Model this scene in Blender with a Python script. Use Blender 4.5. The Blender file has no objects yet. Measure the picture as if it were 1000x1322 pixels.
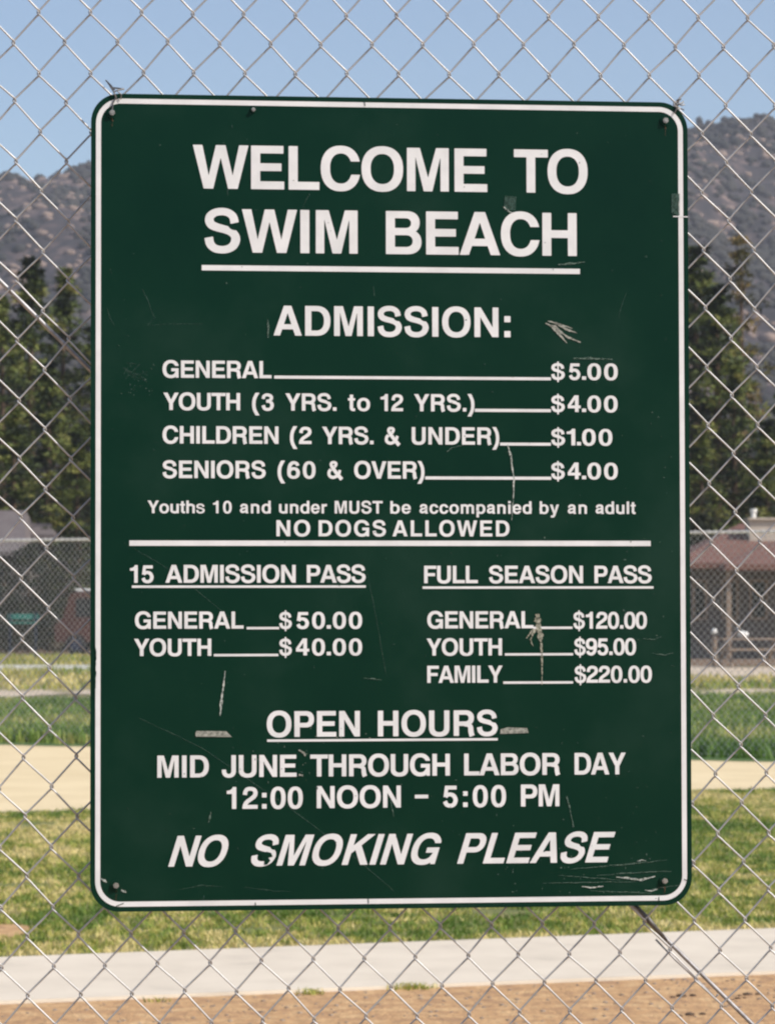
import bpy, bmesh, math, random
import numpy as np
from mathutils import Matrix, Vector, geometry
random.seed(7); RNG = np.random.default_rng(7)
SC = bpy.context.scene; COL = SC.collection
R = math.radians

# ------------------------------------------------------------------ camera
FPX = 4090.0; CX, CY = 500.0, 661.0; HOR = 785.0; CAMZ = 1.6
PITCH = math.atan((HOR - CY) / FPX)
cd = bpy.data.cameras.new('camera'); cam = bpy.data.objects.new('camera', cd); COL.objects.link(cam)
cam.location = (0, 0, CAMZ); cam.rotation_euler = (R(90) + PITCH, 0, 0)
cd.sensor_fit = 'VERTICAL'; cd.sensor_height = 24.0; cd.lens = 24.0 * FPX / 1322.0
cd.clip_start = 0.05; cd.clip_end = 6000
cd.dof.use_dof = True; cd.dof.focus_distance = 4.45; cd.dof.aperture_fstop = 14.0; cd.dof.aperture_blades = 7
SC.camera = cam
# ------------------------------------------------------------------ sky and sun
SUN_EL, SUN_AZ = R(43.0), R(117.0)          # azimuth clockwise from +Y (the view direction)
w = bpy.data.worlds.new('World'); SC.world = w; w.use_nodes = True
nt = w.node_tree; bg = nt.nodes['Background']
sky = nt.nodes.new('ShaderNodeTexSky'); sky.sky_type = 'NISHITA'; sky.sun_disc = False
sky.sun_elevation = SUN_EL; sky.sun_rotation = SUN_AZ; sky.altitude = 700
sky.air_density = 1.0; sky.dust_density = 2.8; sky.ozone_density = 1.9
nt.links.new(sky.outputs[0], bg.inputs[0]); bg.inputs[1].default_value = 0.15
sl = bpy.data.lights.new('sun', 'SUN'); sl.energy = 4.2; sl.angle = R(0.53); sl.color = (1.0, 0.945, 0.87)
so = bpy.data.objects.new('sun', sl); COL.objects.link(so)
sdir = Vector((math.sin(SUN_AZ) * math.cos(SUN_EL), math.cos(SUN_AZ) * math.cos(SUN_EL), math.sin(SUN_EL)))
so.rotation_euler = sdir.to_track_quat('Z', 'Y').to_euler()
SC.view_settings.view_transform = 'Standard'; SC.view_settings.look = 'None'
SC.view_settings.exposure = 0.12; SC.view_settings.gamma = 1.0; SC.view_settings.use_curve_mapping = False
SC.render.engine = 'CYCLES'
SC.cycles.pixel_filter_type = 'BLACKMAN_HARRIS'; SC.cycles.filter_width = 2.2
SC.cycles.max_bounces = 5; SC.cycles.volume_bounces = 0
SC.cycles.volume_step_rate = 10; SC.cycles.use_denoising = True

# ------------------------------------------------------------------ helpers
def tag(o, label=None, cat=None, group=None, kind=None):
    if label: o['label'] = label
    if cat: o['category'] = cat
    if group: o['group'] = group
    if kind: o['kind'] = kind
    return o
def link(name, me, mat=None, parent=None):
    o = bpy.data.objects.new(name, me); COL.objects.link(o)
    if mat and hasattr(me, 'materials') and not me.materials: me.materials.append(mat)
    if parent: o.parent = parent
    return o
def empty(name, loc=(0, 0, 0), rz=0.0):
    o = bpy.data.objects.new(name, None); COL.objects.link(o); o.location = loc; o.rotation_euler = (0, 0, rz)
    o.empty_display_size = .2
    return o
def pymesh(name, V, F, smooth=False):
    me = bpy.data.meshes.new(name)
    V = np.asarray(V, dtype=np.float32); F = np.asarray(F, dtype=np.int32)
    me.vertices.add(len(V)); me.vertices.foreach_set('co', V.ravel())
    k = F.shape[1]
    me.loops.add(F.size); me.loops.foreach_set('vertex_index', F.ravel())
    me.polygons.add(len(F)); me.polygons.foreach_set('loop_start', np.arange(0, F.size, k, dtype=np.int32))
    try: me.polygons.foreach_set('loop_total', np.full(len(F), k, dtype=np.int32))
    except Exception: pass
    if smooth: me.polygons.foreach_set('use_smooth', np.ones(len(F), dtype=bool))
    me.update(calc_edges=True); me.validate()
    return me
def polymesh(name, V, F, smooth=False):
    me = bpy.data.meshes.new(name); me.from_pydata([tuple(v) for v in V], [], [tuple(f) for f in F])
    if smooth: me.polygons.foreach_set('use_smooth', [True] * len(me.polygons))
    me.update(); return me
class MB:
    def __init__(s): s.V = []; s.F = []
    def box(s, a, b):
        x0, y0, z0 = a; x1, y1, z1 = b; n = len(s.V)
        s.V += [(x0,y0,z0),(x1,y0,z0),(x1,y1,z0),(x0,y1,z0),(x0,y0,z1),(x1,y0,z1),(x1,y1,z1),(x0,y1,z1)]
        s.F += [(n,n+3,n+2,n+1),(n+4,n+5,n+6,n+7),(n,n+1,n+5,n+4),(n+1,n+2,n+6,n+5),(n+2,n+3,n+7,n+6),(n+3,n,n+4,n+7)]
        return s
    def tube(s, pts, r, k=8, cap=True):
        P = [Vector(p) for p in pts]; n0 = len(s.V); m = len(P)
        rr = r if hasattr(r, '__len__') else [r] * m
        prev = None
        for i in range(m):
            t = (P[min(i+1, m-1)] - P[max(i-1, 0)]).normalized()
            if prev is None:
                u = t.orthogonal().normalized()
            else:
                u = (prev - t * prev.dot(t)).normalized()
            prev = u; v = t.cross(u)
            for j in range(k):
                a = 2 * math.pi * j / k
                q = P[i] + (u * math.cos(a) + v * math.sin(a)) * rr[i]; s.V.append(tuple(q))
        for i in range(m - 1):
            for j in range(k):
                a = n0 + i * k + j; b = n0 + i * k + (j + 1) % k
                s.F.append((a, b, b + k, a + k))
        if cap:
            s.F.append(tuple(n0 + j for j in range(k))[::-1]); s.F.append(tuple(n0 + (m-1) * k + j for j in range(k)))
        return s
    def poly_prism(s, pts, z0, z1):           # pts in local xy, extruded in z
        n = len(s.V); m = len(pts)
        s.V += [(x, y, z0) for x, y in pts] + [(x, y, z1) for x, y in pts]
        s.F.append(tuple(range(n, n + m))[::-1]); s.F.append(tuple(range(n + m, n + 2 * m)))
        for i in range(m):
            j = (i + 1) % m; s.F.append((n + i, n + j, n + m + j, n + m + i))
        return s
    def face(s, pts):
        n = len(s.V); s.V += [tuple(p) for p in pts]; s.F.append(tuple(range(n, n + len(pts)))); return s
    def build(s, name, mat, parent=None, smooth=False):
        return link(name, polymesh(name, s.V, s.F, smooth), mat, parent)

# ------------------------------------------------------------------ materials
def mat(name, col, rough=.7, metal=0.0, var=None, scale=5.0, bump=0.0, bscale=None, coat=0.0, detail=5.0, spec=.5, attr=None, stops=None, trans=0.0):
    """col = base colour; var = second colour mixed by noise in object space"""
    m = bpy.data.materials.new(name); m.use_nodes = True; n = m.node_tree.nodes; l = m.node_tree.links
    b = n['Principled BSDF']; b.inputs['Roughness'].default_value = rough; b.inputs['Metallic'].default_value = metal
    b.inputs['Base Color'].default_value = (*col, 1); b.inputs['Coat Weight'].default_value = coat
    b.inputs['Specular IOR Level'].default_value = spec
    tc = n.new('ShaderNodeTexCoord'); out = tc.outputs['Object']
    if attr:
        at = n.new('ShaderNodeAttribute'); at.attribute_name = attr
        cr = n.new('ShaderNodeValToRGB'); e = cr.color_ramp.elements
        st = stops or [(0, col), (1, var)]
        e[0].position, e[0].color = st[0][0], (*st[0][1], 1); e[1].position, e[1].color = st[-1][0], (*st[-1][1], 1)
        for p, c in st[1:-1]:
            q = e.new(p); q.color = (*c, 1)
        l.new(at.outputs['Fac'], cr.inputs[0]); l.new(cr.outputs[0], b.inputs['Base Color'])
        if trans:
            tl = n.new('ShaderNodeBsdfTranslucent'); l.new(cr.outputs[0], tl.inputs[0])
            mx = n.new('ShaderNodeMixShader'); mx.inputs[0].default_value = trans
            l.new(b.outputs[0], mx.inputs[1]); l.new(tl.outputs[0], mx.inputs[2])
            l.new(mx.outputs[0], n['Material Output'].inputs[0])
    elif var or stops:
        tx = n.new('ShaderNodeTexNoise'); tx.inputs['Scale'].default_value = scale; tx.inputs['Detail'].default_value = detail
        tx.inputs['Roughness'].default_value = .62; l.new(out, tx.inputs[0])
        cr = n.new('ShaderNodeValToRGB'); e = cr.color_ramp.elements
        st = stops or [(.36, col), (.66, var)]
        e[0].position, e[0].color = st[0][0], (*st[0][1], 1); e[1].position, e[1].color = st[-1][0], (*st[-1][1], 1)
        for p, c in st[1:-1]:
            q = e.new(p); q.color = (*c, 1)
        l.new(tx.outputs[0], cr.inputs[0]); l.new(cr.outputs[0], b.inputs['Base Color'])
    if bump:
        t2 = n.new('ShaderNodeTexNoise'); t2.inputs['Scale'].default_value = bscale or scale * 4; t2.inputs['Detail'].default_value = 4
        l.new(out, t2.inputs[0]); bp = n.new('ShaderNodeBump'); bp.inputs['Strength'].default_value = bump
        bp.inputs['Distance'].default_value = .02; l.new(t2.outputs[0], bp.inputs['Height']); l.new(bp.outputs[0], b.inputs['Normal'])
    return m
M = {}
M['sign_green'] = mat('sign_green_enamel', (.0022, .0210, .0115), .30, stops=[(.3, (.0010, .0200, .0120)), (.5, (.0024, .0245, .0140)), (.68, (.0085, .0330, .0215))], scale=3.6, detail=9, spec=.10)
M['sign_white'] = mat('sign_white_vinyl', (.62, .625, .62), .5, var=(.72, .72, .715), scale=20, detail=6)
M['sign_edge'] = mat('sign_dark_edge', (.006, .016, .013), .5, var=(.012, .03, .022), scale=20)
M['scr_light'] = mat('scratch_pale', (.30, .34, .31), .6, var=(.55, .57, .52), scale=300)
M['scr_mid'] = mat('scratch_grey_green', (.05, .095, .07), .55, var=(.12, .17, .14), scale=250)
M['scr_faint'] = mat('scratch_faint', (.012, .045, .030), .5, var=(.024, .066, .047), scale=200)
M['scr_tan'] = mat('droppings_tan', (.16, .17, .12), .8, var=(.42, .40, .32), scale=260)
M['tape'] = mat('tape_residue', (.15, .16, .135), .7, var=(.36, .36, .31), scale=220)
M['rust'] = mat('rust', (.11, .05, .02), .9, var=(.05, .03, .018), scale=300)
M['green_chip'] = mat('green_ink_chip', (.0026, .0240, .0135), .3, spec=.10)
M['galv'] = mat('galvanised_wire', (.36, .352, .345), .44, .55, var=(.46, .45, .44), scale=40, bump=.0)
M['galv_dull'] = mat('galvanised_rod_weathered', (.24, .23, .23), .5, .6, var=(.40, .39, .39), scale=60)
M['galv_far'] = mat('galvanised_fence_steel', (.58, .56, .53), .5, .2, var=(.70, .68, .65), scale=4)
M['bolt'] = mat('zinc_bolt', (.40, .40, .38), .45, .8, var=(.26, .23, .19), scale=400)
M['tie'] = mat('tie_wire', (.10, .10, .10), .5, .7, var=(.2, .19, .18), scale=200)
M['lawn'] = mat('lawn_soil', (.085, .115, .028), .95, stops=[(.32, (.10, .13, .03)), (.5, (.18, .18, .055)), (.66, (.30, .25, .10))], scale=2.2, bump=.5, bscale=60)
M['sand'] = mat('infield_sand', (.55, .41, .245), .95, stops=[(.3, (.61, .48, .275)), (.7, (.71, .575, .35))], scale=1.2, bump=.3, bscale=25)
M['dirt'] = mat('brown_dirt', (.36, .20, .115), .95, stops=[(.3, (.30, .17, .09)), (.5, (.47, .275, .125)), (.72, (.61, .41, .21))], scale=9, detail=9, bump=.8, bscale=45)
M['concrete'] = mat('sidewalk_concrete', (.58, .52, .44), .9, stops=[(.28, (.52, .45, .355)), (.42, (.60, .52, .41)), (.7, (.67, .585, .465))], scale=2.4, detail=9, bump=.15, bscale=120)
M['field'] = mat('dry_field', (.20, .17, .07), .95, stops=[(.3, (.12, .14, .045)), (.5, (.24, .21, .09)), (.68, (.36, .28, .14))], scale=.55, detail=8, bump=.5, bscale=6)
M['lush'] = mat('green_turf', (.05, .11, .02), .95, stops=[(.3, (.035, .085, .015)), (.66, (.09, .15, .035))], scale=.8, bump=.5, bscale=12)
M['path'] = mat('pale_path', (.48, .38, .27), .95, var=(.58, .48, .36), scale=.8, bump=.2, bscale=10)
M['bank'] = mat('brown_earth', (.17, .11, .07), .95, var=(.28, .18, .11), scale=.5, bump=.4, bscale=6)
M['blade'] = mat('grass_blade', (.06, .11, .02), .7, attr='tint', stops=[(0, (.09, .165, .02)), (.38, (.21, .28, .04)), (.65, (.47, .42, .10)), (1, (.74, .60, .27))], trans=.3)
M['blade_lush'] = mat('lush_grass_blade', (.06, .11, .02), .7, attr='tint', stops=[(0, (.08, .16, .02)), (.6, (.19, .28, .05)), (1, (.46, .42, .14))], trans=.3)
M['needle'] = mat('pine_needles', (.03, .045, .015), .75, attr='tint', stops=[(0, (.006, .011, .004)), (.42, (.024, .040, .008)), (.68, (.13, .165, .03)), (1, (.26, .24, .06))], trans=.15)  # needle tones, spread wider to paint in dark shaded gaps and sunlit tufts
M['needle_y'] = mat('yellow_pine_needles', (.05, .05, .015), .75, attr='tint', stops=[(0, (.02, .022, .008)), (.5, (.10, .09, .022)), (1, (.34, .22, .07))], trans=.15)
M['shrub'] = mat('shrub_leaves', (.03, .045, .015), .75, attr='tint', stops=[(0, (.010, .015, .008)), (.6, (.025, .034, .014)), (1, (.06, .062, .026))], trans=.2)
M['bark'] = mat('pine_bark', (.07, .045, .03), .95, var=(.13, .085, .055), scale=6)
M['hill'] = mat('mountain_ground', (.1, .08, .07), .95, stops=[(.38, (.016, .015, .016)), (.5, (.036, .029, .030)), (.58, (.10, .070, .062)), (.70, (.34, .24, .185))], scale=.075, detail=10, bump=1.0, bscale=.3)
M['boulder'] = mat('granite_boulder', (.30, .215, .165), .9, var=(.14, .10, .085), scale=.4, bump=.4, bscale=2)
M['chaparral'] = mat('mountain_brush', (.03, .035, .02), .9, stops=[(.3, (.014, .018, .014)), (.7, (.040, .036, .028))], scale=.02)
M['roof_red'] = mat('brown_red_shingle', (.14, .066, .048), .9, var=(.18, .088, .066), scale=3)
M['wall_dark'] = mat('house_wall_brown', (.115, .10, .09), .9, var=(.16, .14, .125), scale=1.5)
M['wall_grey'] = mat('grey_siding', (.13, .118, .11), .9, var=(.16, .14, .13), scale=2)
M['roof_grey'] = mat('grey_shingle', (.12, .10, .098), .9, var=(.15, .128, .122), scale=2)
M['cream'] = mat('cream_chimney_stucco', (.50, .42, .34), .9, var=(.58, .50, .41), scale=4)
M['white'] = mat('white_paint', (.74, .72, .68), .6, var=(.80, .78, .74), scale=6)
M['glass'] = mat('dark_window_glass', (.02, .022, .025), .12)
M['van_red'] = mat('red_vehicle_paint', (.065, .022, .016), .5, var=(.085, .028, .02), scale=2, coat=.3)
M['black'] = mat('black_rubber', (.02, .02, .02), .8)
M['teal'] = mat('teal_plastic', (.025, .15, .12), .5, var=(.03, .19, .15), scale=5)
M['navy'] = mat('dark_blue_paint', (.02, .03, .06), .6)
M['wood'] = mat('weathered_wood', (.22, .16, .12), .85, var=(.32, .24, .18), scale=12)
M['stone'] = mat('pebble', (.16, .12, .09), .9, var=(.3, .25, .2), scale=8)

def broken(m, scale, lo, hi, stretch=(1, 1, 1)):
    n = m.node_tree.nodes; l = m.node_tree.links; tc = n.new('ShaderNodeTexCoord'); mp = n.new('ShaderNodeMapping'); mp.inputs['Scale'].default_value = stretch
    tx = n.new('ShaderNodeTexNoise'); tx.inputs['Scale'].default_value = scale; tx.inputs['Detail'].default_value = 6; tx.inputs['Roughness'].default_value = .7
    mr = n.new('ShaderNodeMapRange'); mr.inputs['From Min'].default_value = lo; mr.inputs['From Max'].default_value = hi
    l.new(tc.outputs['Object'], mp.inputs[0]); l.new(mp.outputs[0], tx.inputs[0]); l.new(tx.outputs[0], mr.inputs[0]); l.new(mr.outputs[0], n['Principled BSDF'].inputs['Alpha'])
broken(M['scr_light'], 260, .30, .54); broken(M['scr_mid'], 220, .28, .58); broken(M['scr_faint'], 160, .2, .6)
broken(M['tape'], 240, .22, .50); broken(M['scr_tan'], 300, .30, .55); broken(M['rust'], 260, .35, .6)
def gx(px, d): return (px - CX) / FPX * d
def gz(py, d): return CAMZ + math.tan(PITCH + math.atan((CY - py) / FPX)) * d
def dist(py): return CAMZ * FPX / (py - HOR)

# ------------------------------------------------------------------ ground and setting
g = MB().face([(-880, -12, 0), (880, -12, 0), (880, 1640, 0), (-880, 1640, 0)]).build('ground', M['field']); tag(g, kind='structure')
def strip(name, mt, near, far, x0, x1, z, n=160, jn=0.0, jf=0.0, sc=1.0):
    V = []; F = []
    from mathutils import noise
    for i in range(n + 1):
        x = x0 + (x1 - x0) * i / n
        a = near(x) + jn * noise.noise(Vector((x * sc, 3.1, z * 99))) + jn * .5 * noise.noise(Vector((x * sc * 4, 1.1, z * 55)))
        b = far(x) + jf * noise.noise(Vector((x * sc, 7.7, z * 99))) + jf * .5 * noise.noise(Vector((x * sc * 4, 4.4, z * 55)))
        V += [(x, a, z), (x, b, z)]
    for i in range(n): F.append((2*i, 2*i+2, 2*i+3, 2*i+1))
    o = link(name, polymesh(name, V, F), mt); tag(o, kind='structure'); return o
SWN = lambda x: 13.25 + .325 * x
SWF = lambda x: 14.98 + .355 * x
SNN = lambda x: 26.3 + .53 * x - .012 * x * x
SNF = lambda x: 35.1 - .486 * x
strip('dirt_strip', M['dirt'], lambda x: -8, lambda x: SWN(x) + .12, -14, 14, .012)
strip('lawn', M['lawn'], lambda x: SWF(x) - .08, lambda x: SNN(x), -12, 12, .016, jf=.5, n=300)
strip('infield_sand', M['sand'], SNN, SNF, -14, 7.6, .008, jf=.25)
strip('green_turf', M['lush'], lambda x: SNF(x) - .3, lambda x: 54 + .3 * x, -16, 16, .012, jn=.3, jf=2.5, sc=.5)
strip('pale_path', M['path'], lambda x: 74 + .0 * x, lambda x: 87, 5.0, 30, .016, jn=3, jf=2, sc=.2)
strip('pale_track', M['path'], lambda x: 57 + .4 * (x - 5), lambda x: 60 + .55 * (x - 5), 3.0, 16, .020, jn=1.5, jf=2, sc=.4)
strip('pale_dirt_patch', M['path'], lambda x: 58, lambda x: 61.5, -14, -4, .016, jn=2.4, jf=3.5, sc=.9)
strip('pale_dirt_patch', M['path'], lambda x: 54.5, lambda x: 56.5, -14, -6.7, .020, jn=1.5, jf=1.5, sc=.8)
strip('earth_bank', M['bank'], lambda x: 108, lambda x: 230, -40, -4, .016, jn=6, sc=.2)
strip('earth_bank', M['bank'], lambda x: 88, lambda x: 230, 4, 40, .012, jn=2, sc=.2)

# sidewalk: slabs with recessed joints
sw = strip('sidewalk', M['dirt'], SWN, SWF, -13, 13, .014)
ux = Vector((1, .34, 0)).normalized()
xs = [-13, -10.9, -6.5, -2.15, 2.35, 6.8, 11.2, 13]
for i in range(len(xs) - 1):
    a, b = xs[i] + .006, xs[i+1] - .006
    bm = bmesh.new(); V = []
    pts = [(a, SWN(a)), (b, SWN(b)), (b, SWF(b)), (a, SWF(a))]
    lo = [bm.verts.new((x, y, -.02)) for x, y in pts]; hi = [bm.verts.new((x, y, .026)) for x, y in pts]
    bm.faces.new(hi); bm.faces.new(lo[::-1])
    for k in range(4): bm.faces.new((lo[k], lo[(k+1) % 4], hi[(k+1) % 4], hi[k]))
    bmesh.ops.bevel(bm, geom=[e for e in bm.edges if all(v.co.z > 0 for v in e.verts)], offset=.008, segments=2, affect='EDGES')
    me = bpy.data.meshes.new('concrete_slab'); bm.to_mesh(me); bm.free()
    link('concrete_slab', me, M['concrete'], sw)

# ------------------------------------------------------------------ grass blades
def blades(name, pts, h, wd, mt, tint, bend=.5):
    n = len(pts); a = RNG.uniform(0, 2*np.pi, n); hh = h * RNG.uniform(.5, 1.15, n); ww = wd * RNG.uniform(.7, 1.3, n)
    lean = RNG.uniform(0, bend, n) * hh; la = RNG.uniform(0, 2*np.pi, n)
    dx, dy = np.cos(a) * ww / 2, np.sin(a) * ww / 2
    V = np.zeros((n, 5, 3)); 
    V[:, 0] = pts + np.c_[dx, dy, np.zeros(n)]; V[:, 1] = pts - np.c_[dx, dy, np.zeros(n)]
    mid = pts + np.c_[np.cos(la) * lean * .35, np.sin(la) * lean * .35, hh * .6]
    V[:, 2] = mid - np.c_[dx, dy, np.zeros(n)] * .75; V[:, 3] = mid + np.c_[dx, dy, np.zeros(n)] * .75
    V[:, 4] = pts + np.c_[np.cos(la) * lean, np.sin(la) * lean, hh]
    b = np.arange(n)[:, None] * 5
    F = np.concatenate([b + [0, 1, 2], b + [0, 2, 3], b + [3, 2, 4]], 0)
    me = pymesh(name, V.reshape(-1, 3), F)
    at = me.attributes.new('tint', 'FLOAT', 'POINT'); at.data.foreach_set('value', np.repeat(tint, 5).astype(np.float32))
    return link(name, me, mt)
from mathutils import noise as MN
def nz(x, y, s, o=0): return np.array([MN.fractal(Vector((a * s, b * s, o)), 1, 2, 3) for a, b in zip(x, y)])
def field_pts(n, x0, x1, near, far, z, k=1.0, widen=None):
    u = RNG.uniform(0, 1, n); x = RNG.uniform(x0, x1, n)
    y = near(x) + (far(x) - near(x)) * u ** k
    if widen: x = x * (y / widen)
    return np.c_[x, y, np.full(n, z)]
P = field_pts(160000, -3.1, 3.1, SWF, SNN, .016, 1.0, None)
xw = P[:, 0] * (1 + (P[:, 1] - 15) / 14); P[:, 1] += (xw - P[:, 0]) * .36; P[:, 0] = xw
P = P[(P[:, 1] < SNN(P[:, 0]) + .15 * np.sin(P[:, 0] * 5)) & (P[:, 1] > SWF(P[:, 0]) - .03)]
coarse = (P[:, 0] * 12).astype(int); 
t = .45 + .8 * nz(P[:, 0], P[:, 1] * .5, 1.1) + .75 * nz(P[:, 0], P[:, 1] * .6, 7, 5) + RNG.normal(0, .12, len(P))
t += .30 * np.clip((P[:, 1] - 23 - .3 * P[:, 0]) / 4, 0, 1)
keep = (nz(P[:, 0], P[:, 1], 1.3, 9) > -.55)
keep &= ((P[:, 0] + 1.90) ** 2 / .022 + (P[:, 1] - 15.55) ** 2 / .10 > 1)
t += .45 * np.exp(-((P[:, 1] - SWF(P[:, 0])) / .22) ** 2)
P, t = P[keep], np.clip(t[keep], 0, 1)
o = blades('lawn_grass', P, .030, .008, M['blade'], t, 1.6); tag(o, 'short green and straw coloured lawn grass beyond the sidewalk', 'grass', kind='stuff')
P = field_pts(60000, -7.4, 7.4, lambda x: SNF(x) + .1, lambda x: 54 + .3 * x, .012, 1.0)
t = .50 + .8 * nz(P[:, 0], P[:, 1], .35, 3) + .4 * nz(P[:, 0], P[:, 1], 1.5, 8) + RNG.normal(0, .15, len(P))
o = blades('turf_grass', P, .16, .03, M['blade_lush'], np.clip(t, 0, 1), .7); tag(o, 'taller lush green grass behind the distant chain link fence', 'grass', kind='stuff')
P = field_pts(26000, -13, 13, lambda x: 56 + 0 * x, lambda x: 104 + 0 * x, 0, 1.0)
t = .62 + .6 * nz(P[:, 0], P[:, 1], .2, 6) + RNG.normal(0, .15, len(P))
m_ = ~((P[:, 0] > 4) & (P[:, 1] > 72)) & ~((P[:, 1] < 62) & (P[:, 0] < -4)) & ~((P[:, 1] < 62) & (P[:, 0] > 3))
o = blades('dry_grass', P[m_], .16, .05, M['blade'], np.clip(t[m_], 0, 1), .7); tag(o, 'dry yellow grass of the far field', 'grass', kind='stuff')
bp_ = MB().face([(-1.90 + .17 * math.cos(a) * (1 + .15 * math.sin(3 * a)), 15.55 + .36 * math.sin(a) * (1 + .1 * math.cos(5 * a)), .0205) for a in np.linspace(0, 2 * np.pi, 25)[:-1]]).build('bare_earth_patch', M['dirt']); tag(bp_, kind='structure')
# small tufts on the sidewalk edge
def tuft(px, py, n, r, label):
    d = dist(py); x, y = gx(px, d), d
    pts = np.c_[x + RNG.normal(0, r, n), y + RNG.normal(0, r * .6, n), np.full(n, .01)]
    o = blades('grass_tuft', pts, .028, .008, M['blade'], np.clip(RNG.normal(.55, .2, n), 0, 1), 1.2)
    tag(o, label, 'grass tuft', 'weed tufts in the dirt along the sidewalk', 'stuff')
tuft(530, 1278, 170, .04, 'widest weed tuft in the dirt at the near edge of the sidewalk')
tuft(402, 1285, 50, .03, 'small weed tuft left of the widest tuft beside the sidewalk')
tuft(205, 1295, 20, .02, 'tiny weed tuft in dirt by the left part of the sidewalk')
# pebbles and twigs on the dirt
def pebble_mesh(seed):
    bm = bmesh.new(); bmesh.ops.create_icosphere(bm, subdivisions=1, radius=1)
    r = random.Random(seed)
    for v in bm.verts: v.co *= r.uniform(.7, 1.2); v.co.z *= .55
    V = np.array([v.co[:] for v in bm.verts]); F = np.array([[v.index for v in f.verts] for f in bm.faces]); bm.free(); return V, F
PBS = [pebble_mesh(s) for s in range(4)]
def scatter(name, pos, size, mt, squash=1.0):
    VV = []; FF = []; n = 0
    for i, (p, s) in enumerate(zip(pos, size)):
        V, F = PBS[i % 4]; a = RNG.uniform(0, 6.28); c, q = math.cos(a), math.sin(a)
        W = V * s; W = np.c_[W[:, 0]*c - W[:, 1]*q, W[:, 0]*q + W[:, 1]*c, W[:, 2] * squash] + p
        VV.append(W); FF.append(F + n); n += len(V)
    return link(name, pymesh(name, np.concatenate(VV), np.concatenate(FF)), mt)
n = 520; x = RNG.uniform(-2.4, 2.4, n); y = SWN(x) - RNG.uniform(0.02, 1.3, n) 
o = scatter('gravel', np.c_[x, y, np.full(n, .012)], RNG.uniform(.003, .013, n), M['stone']); tag(o, 'loose gravel bits on the brown dirt', 'gravel', kind='stuff')
for px, py, s, lab in ((878, 1288, .05, 'dark clod of earth right of the diagonal rod'), (962, 1286, .045, 'rightmost dark clod of earth on the dirt'), (950, 1291, .03, 'small dark clod just left of the rightmost clod'), (888, 1312, .05, 'dark clod of earth nearest the bottom of the photo')):
    d = dist(py); o = scatter('dirt_clod', np.array([[gx(px, d), d, .014], [gx(px, d)+s, d+.02, .014], [gx(px,d)-s*.8, d-.03, .013]]), [s*.5, s*.35, s*.3], M['bark'], .8); tag(o, lab, 'dirt clod', 'dirt clods beside the sidewalk')

# ------------------------------------------------------------------ mountain
def ridge_px(px):
    xs_ = [-900, -300, -60, 0, 50, 115, 300, 500, 700, 885, 940, 1000, 1100, 1400, 2000]
    ys_ = [420, 330, 275, 256, 241, 215, 180, 165, 160, 164, 158, 182, 205, 240, 330]
    return np.interp(px, xs_, ys_)
NX, NY = 300, 150; Y0, Y1 = 520., 1400.
gxn = np.linspace(-620, 620, NX); V = np.zeros((NY + 12, NX, 3))
DEPTH = np.concatenate([np.linspace(0, 1, NY), 1 + np.linspace(.02, .2, 12)])
for j, tt in enumerate(DEPTH):
    y = Y0 + (Y1 - Y0) * tt
    for i, x in enumerate(gxn):
        H = gz(ridge_px(CX + x / 1400 * FPX), 1400.)
        prof = (tt ** 1.15) if tt <= 1 else 1 - (tt - 1) * 2.5
        z = H * prof
        nn = MN.fractal(Vector((x * .008, y * .006, 2)), 1, 2.1, 6)
        z += nn * 26 * min(1, tt * 2) * (1 if tt < .9 else max(.12, 1 - (tt - .9) * 9))
        z += MN.fractal(Vector((x * .06, y * .05, 5)), .8, 2.2, 4) * 2.4 * min(1, tt * 2)
        V[j, i] = (x, y, z if tt > 0 else -2)
mtn_V = V
idx = np.arange((NY + 12) * NX).reshape(NY + 12, NX)
F = np.stack([idx[:-1, :-1], idx[:-1, 1:], idx[1:, 1:], idx[1:, :-1]], -1).reshape(-1, 4)
o = link('mountain', pymesh('mountain', V.reshape(-1, 3), F, True), M['hill']); tag(o, kind='structure')
def on_mtn(n, tmin=.25):
    j = RNG.uniform(NY * tmin, NY - 2, n); x = RNG.uniform(-200, 200, n) ; i = (x + 620) / 1240 * (NX - 1)
    j0, i0 = j.astype(int), i.astype(int); fj, fi = (j - j0)[:, None], (i - i0)[:, None]
    return (V[j0, i0] * (1-fj) * (1-fi) + V[j0+1, i0] * fj * (1-fi) + V[j0, i0+1] * (1-fj) * fi + V[j0+1, i0+1] * fj * fi)
Pm = on_mtn(9000); cl = nz(Pm[:, 0], Pm[:, 1] * .5, .03, 4); Pb = Pm[cl > .10][:2600]
o = scatter('mountain_boulders', Pb, RNG.uniform(.8, 3.4, len(Pb)) * RNG.uniform(.5, 1.1, len(Pb)), M['boulder'], 1.3); tag(o, 'pale tan granite boulders scattered over the hazy mountainside', 'boulders', kind='stuff')
Pm = on_mtn(26000, .1); cl = nz(Pm[:, 0], Pm[:, 1] * .5, .03, 4); Ps = Pm[cl < .30]
o = scatter('mountain_brush', Ps + [0, 0, .6], RNG.uniform(.8, 2.6, len(Ps)), M['chaparral'], 1.5); tag(o, 'dark scrub and small trees dotted over the mountain', 'brush', kind='stuff')
# small trees along the crest
jr = NY - 3; k = RNG.integers(int(NX * .3), int(NX * .7), 420)
Pc = V[jr + RNG.integers(-3, 4, 420), k] + np.c_[RNG.uniform(-2, 2, 420), np.zeros(420), np.full(420, 1.2)]
o = scatter('crest_trees', Pc, RNG.uniform(1.0, 2.6, 420), M['chaparral'], 2.4); tag(o, 'row of tiny dark trees along the mountain crest', 'trees', kind='stuff')

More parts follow.
